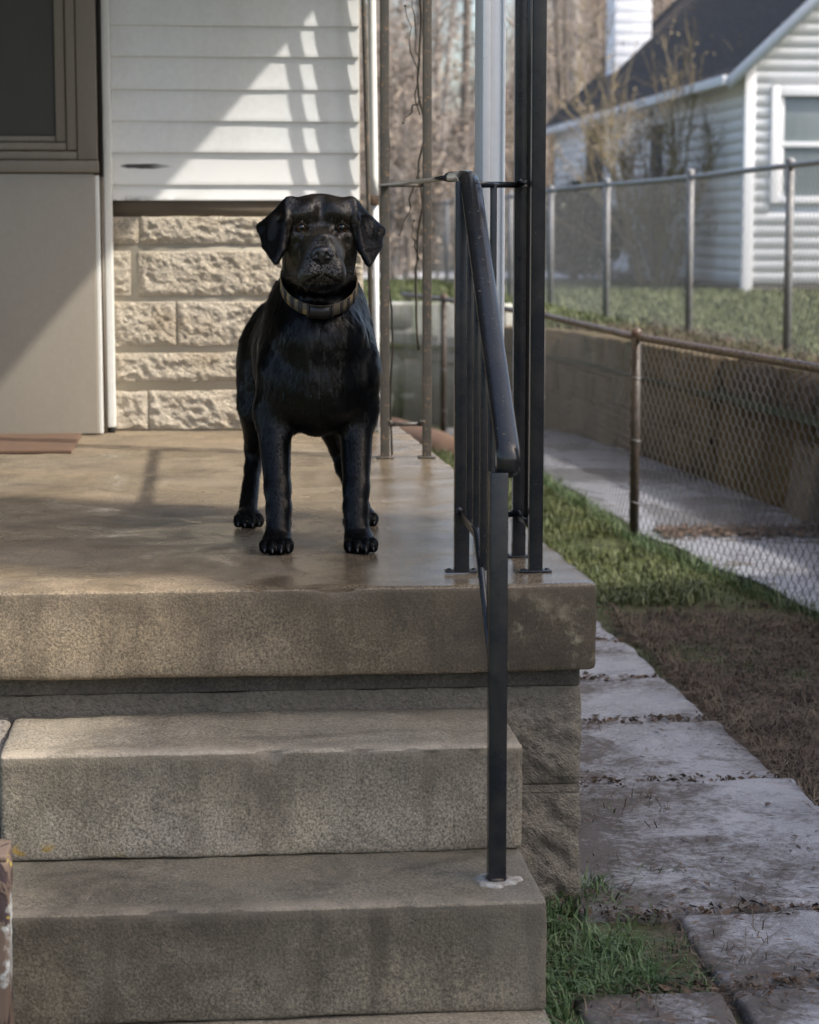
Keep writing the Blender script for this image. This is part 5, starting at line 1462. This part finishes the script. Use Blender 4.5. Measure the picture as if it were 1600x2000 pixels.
d = d - Nn * (d * Nn).sum(1, keepdims=True); d /= np.maximum(np.linalg.norm(d, axis=1, keepdims=True), 1e-6)
L = np.full(len(P), .0085)
L[(z > .535) & (y < 4.36)] = .0058
L[(z > .535) & (y < 4.36) & (np.abs(x - MX) > .055)] = .0048
nk = (z > .25) & (z < .545); L[nk] = .0125 + .006 * (fbm(P[nk] * 8, 2, 2))
L[(z < .275) & (z > .22) & (np.abs(x - MX) < .06)] = .022
L[(z < .22)] = .0065; L[z < .05] = .004
muz = (y < 4.2) & (z > .5); L[muz] = .0035
ne = (z > .40) & (z < .55) & (np.abs(Nn[:, 1]) < .75) & (y > 4.25); L[ne] *= 1.35
L *= r.uniform(.6, 1.25, len(P))
lift = np.where(z > .535, .06, np.where(z > .24, .17, .07)) + (fbm(P * 20, 2, 7) * np.where((z > .24) & (z < .535), .10, .03)) + vnoise(P * np.array([190, 190, 60]), 5) * np.where(z > .535, .03, np.where(z > .24, .17, .05)); lift = np.where((z < .275) & (z > .2) & (np.abs(x - MX) < .06), .0, lift)
lift = np.clip(lift, .02, .4)
w = .00055 + .0004 * r.random(len(P)); w[z > .535] *= .8
side = np.cross(d, Nn)
p1 = P + (d * .55 + Nn * lift[:, None] * .75) * L[:, None]; p2 = P + (d + Nn * lift[:, None]) * L[:, None]; p2[:, 2] -= L * .12
p1 += Nn * .0007; p2 += Nn * .0011
p0 = P - Nn * .0002
HV = np.stack([p0 - side * w[:, None], p0 + side * w[:, None], p1 + side * w[:, None] * .8, p1 - side * w[:, None] * .8, p2], 1)
HV[..., 2] = np.maximum(HV[..., 2], .0012)
b = np.arange(len(P))[:, None] * 5
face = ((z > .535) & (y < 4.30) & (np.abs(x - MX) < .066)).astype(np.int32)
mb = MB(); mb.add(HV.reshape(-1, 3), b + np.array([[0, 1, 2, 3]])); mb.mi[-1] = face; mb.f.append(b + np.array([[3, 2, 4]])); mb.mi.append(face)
put('coat_hair', mb, [M_hair, M_hair_sheen], dog, False, 'stuff')

# eyes
for sg in (-1, 1):
    xe = MX + sg * .0385; cyy = 4.2365
    mb = MB(); R0 = .0108
    sphere(mb, (0, 0, 0), R0, 24, 16)
    Vv = mb.v[-1]; mb.v[-1] = np.stack([Vv[:, 0] + xe, -Vv[:, 2] + cyy, Vv[:, 1] + .6385], 1)
    # poles along the view axis: rings near the pole are the pupil, then iris
    Ff = mb.f[-1]; ring = np.arange(len(Ff)) // 24; mb.mi[-1] = np.where(ring < 3, 1, 0).astype(np.int32)
    put('eye', mb, [M_iris, M_pupil], dog, True)
# nose pad with nostrils
gn = SDF((.185, 4.07, .56), (.247, 4.13, .62), .0012)
gn.ell((.2155, 4.103, .5905), (.0185, .0135, .0125), .004)
gn.ell((.2155, 4.101, .5965), (.0165, .0125, .0075), .005)
gn.cone((.2155, 4.098, .586), (.2155, 4.098, .5765), .0085, .0045, .005)
for sg in (-1, 1):
    gn.ell((.2155 + sg * .0125, 4.1015, .5875), (.0075, .0105, .0095), .004)
    gn.ell((.2155 + sg * .0092, 4.0895, .5885), (.0036, .006, .0042), .002, None, True)
    gn.cone((.2155 + sg * .0115, 4.0905, .5865), (.2155 + sg * .0175, 4.096, .5835), .0018, .0012, .002, True)
gn.cone((.2155, 4.0865, .5830), (.2155, 4.0885, .574), .0010, .0012, .0015, True)
Vn, Fn = gn.mesh(); mb = MB(); mb.add(Vn, Fn); put('nose', mb, M_nose, dog, True)
# claws
def claw(px, py, pz):
    mb = MB(); tube(mb, [(px, py + .006, pz + .003), (px, py - .001, pz + .001), (px, py - .006, pz - .005)], [.0030, .0024, .0008], 8); put('claw', mb, M_claw, dog, True)
for cx_, cy_, wx_ in ((.1335, 4.325, 1), (.3005, 4.323, 1), (.0865, 4.715, .95), (.333, 4.715, .95)):
    for dx, dy in ((-.0235, -.016), (-.0085, -.030), (.0085, -.030), (.0235, -.016)): claw(cx_ + dx * wx_, cy_ + dy - .0185, .0105)
# whiskers
mb = MB(); r_ = random.Random(4)
for sg in (-1, 1):
    for k in range(7):
        p = np.array([.2175 + sg * .034, 4.138 + .004 * k, .560 - .005 * (k % 4)]); e = p + np.array([sg * r_.uniform(.025, .045), r_.uniform(-.01, .02), r_.uniform(-.02, .006)])
        tube(mb, [p, (p + e) / 2 + np.array([0, -.002, .003]), e], [.0004, .0003, .0001], 4)
put('whiskers', mb, M_claw, dog, False, 'stuff')
# collar
def collar_pt(a, grow=0.0):
    cx0, cy0 = .2235, 4.372
    x = cx0 + (.0745 + grow) * math.sin(a); y = cy0 - (.093 + grow) * math.cos(a)
    return np.array([x, y, .478 + (y - 4.279) * .56])
def band(a0, a1, grow, hw, n, th=.0022):
    mb = MB(); V = []
    for a in np.linspace(a0, a1, n):
        p, o = collar_pt(a, grow), collar_pt(a, grow + th); upv = np.array([0, -.30, .95])
        for q, s in ((p, -hw), (o, -hw), (o, hw), (p, hw)): V.append(q + upv * s)
    idx = np.arange(len(V)).reshape(n, 4); nx = np.roll(idx, -1, 1)
    mb.add(V, np.stack([idx[:-1], nx[:-1], nx[1:], idx[1:]], -1).reshape(-1, 4)[:, ::-1])
    mb.f += [np.array([[0, 1, 2, 3]]), np.array([[len(V) - 1, len(V) - 2, len(V) - 3, len(V) - 4]])]; mb.mi += [np.zeros(1, np.int32)] * 2
    return mb
colr = put('collar', band(0, 2 * math.pi, 0, .0112, 72), M_collar, dog, True)
put('buckle', band(-.27, .20, .0028, .0115, 12, .006), M_buckle, colr)
for a0, a1 in ((-.36, -.30), (.24, .30)): put('buckle_frame', band(a0, a1, .0028, .0120, 4, .004), M_collar2, colr)
for a0, a1 in ((-1.15, -1.03), (-.86, -.76), (-.62, -.50), (.50, .60), (.74, .84), (1.0, 1.1)):
    put('stripe', band(a0, a1, .0024, .0114, 5, .0008), M_collar2, colr)
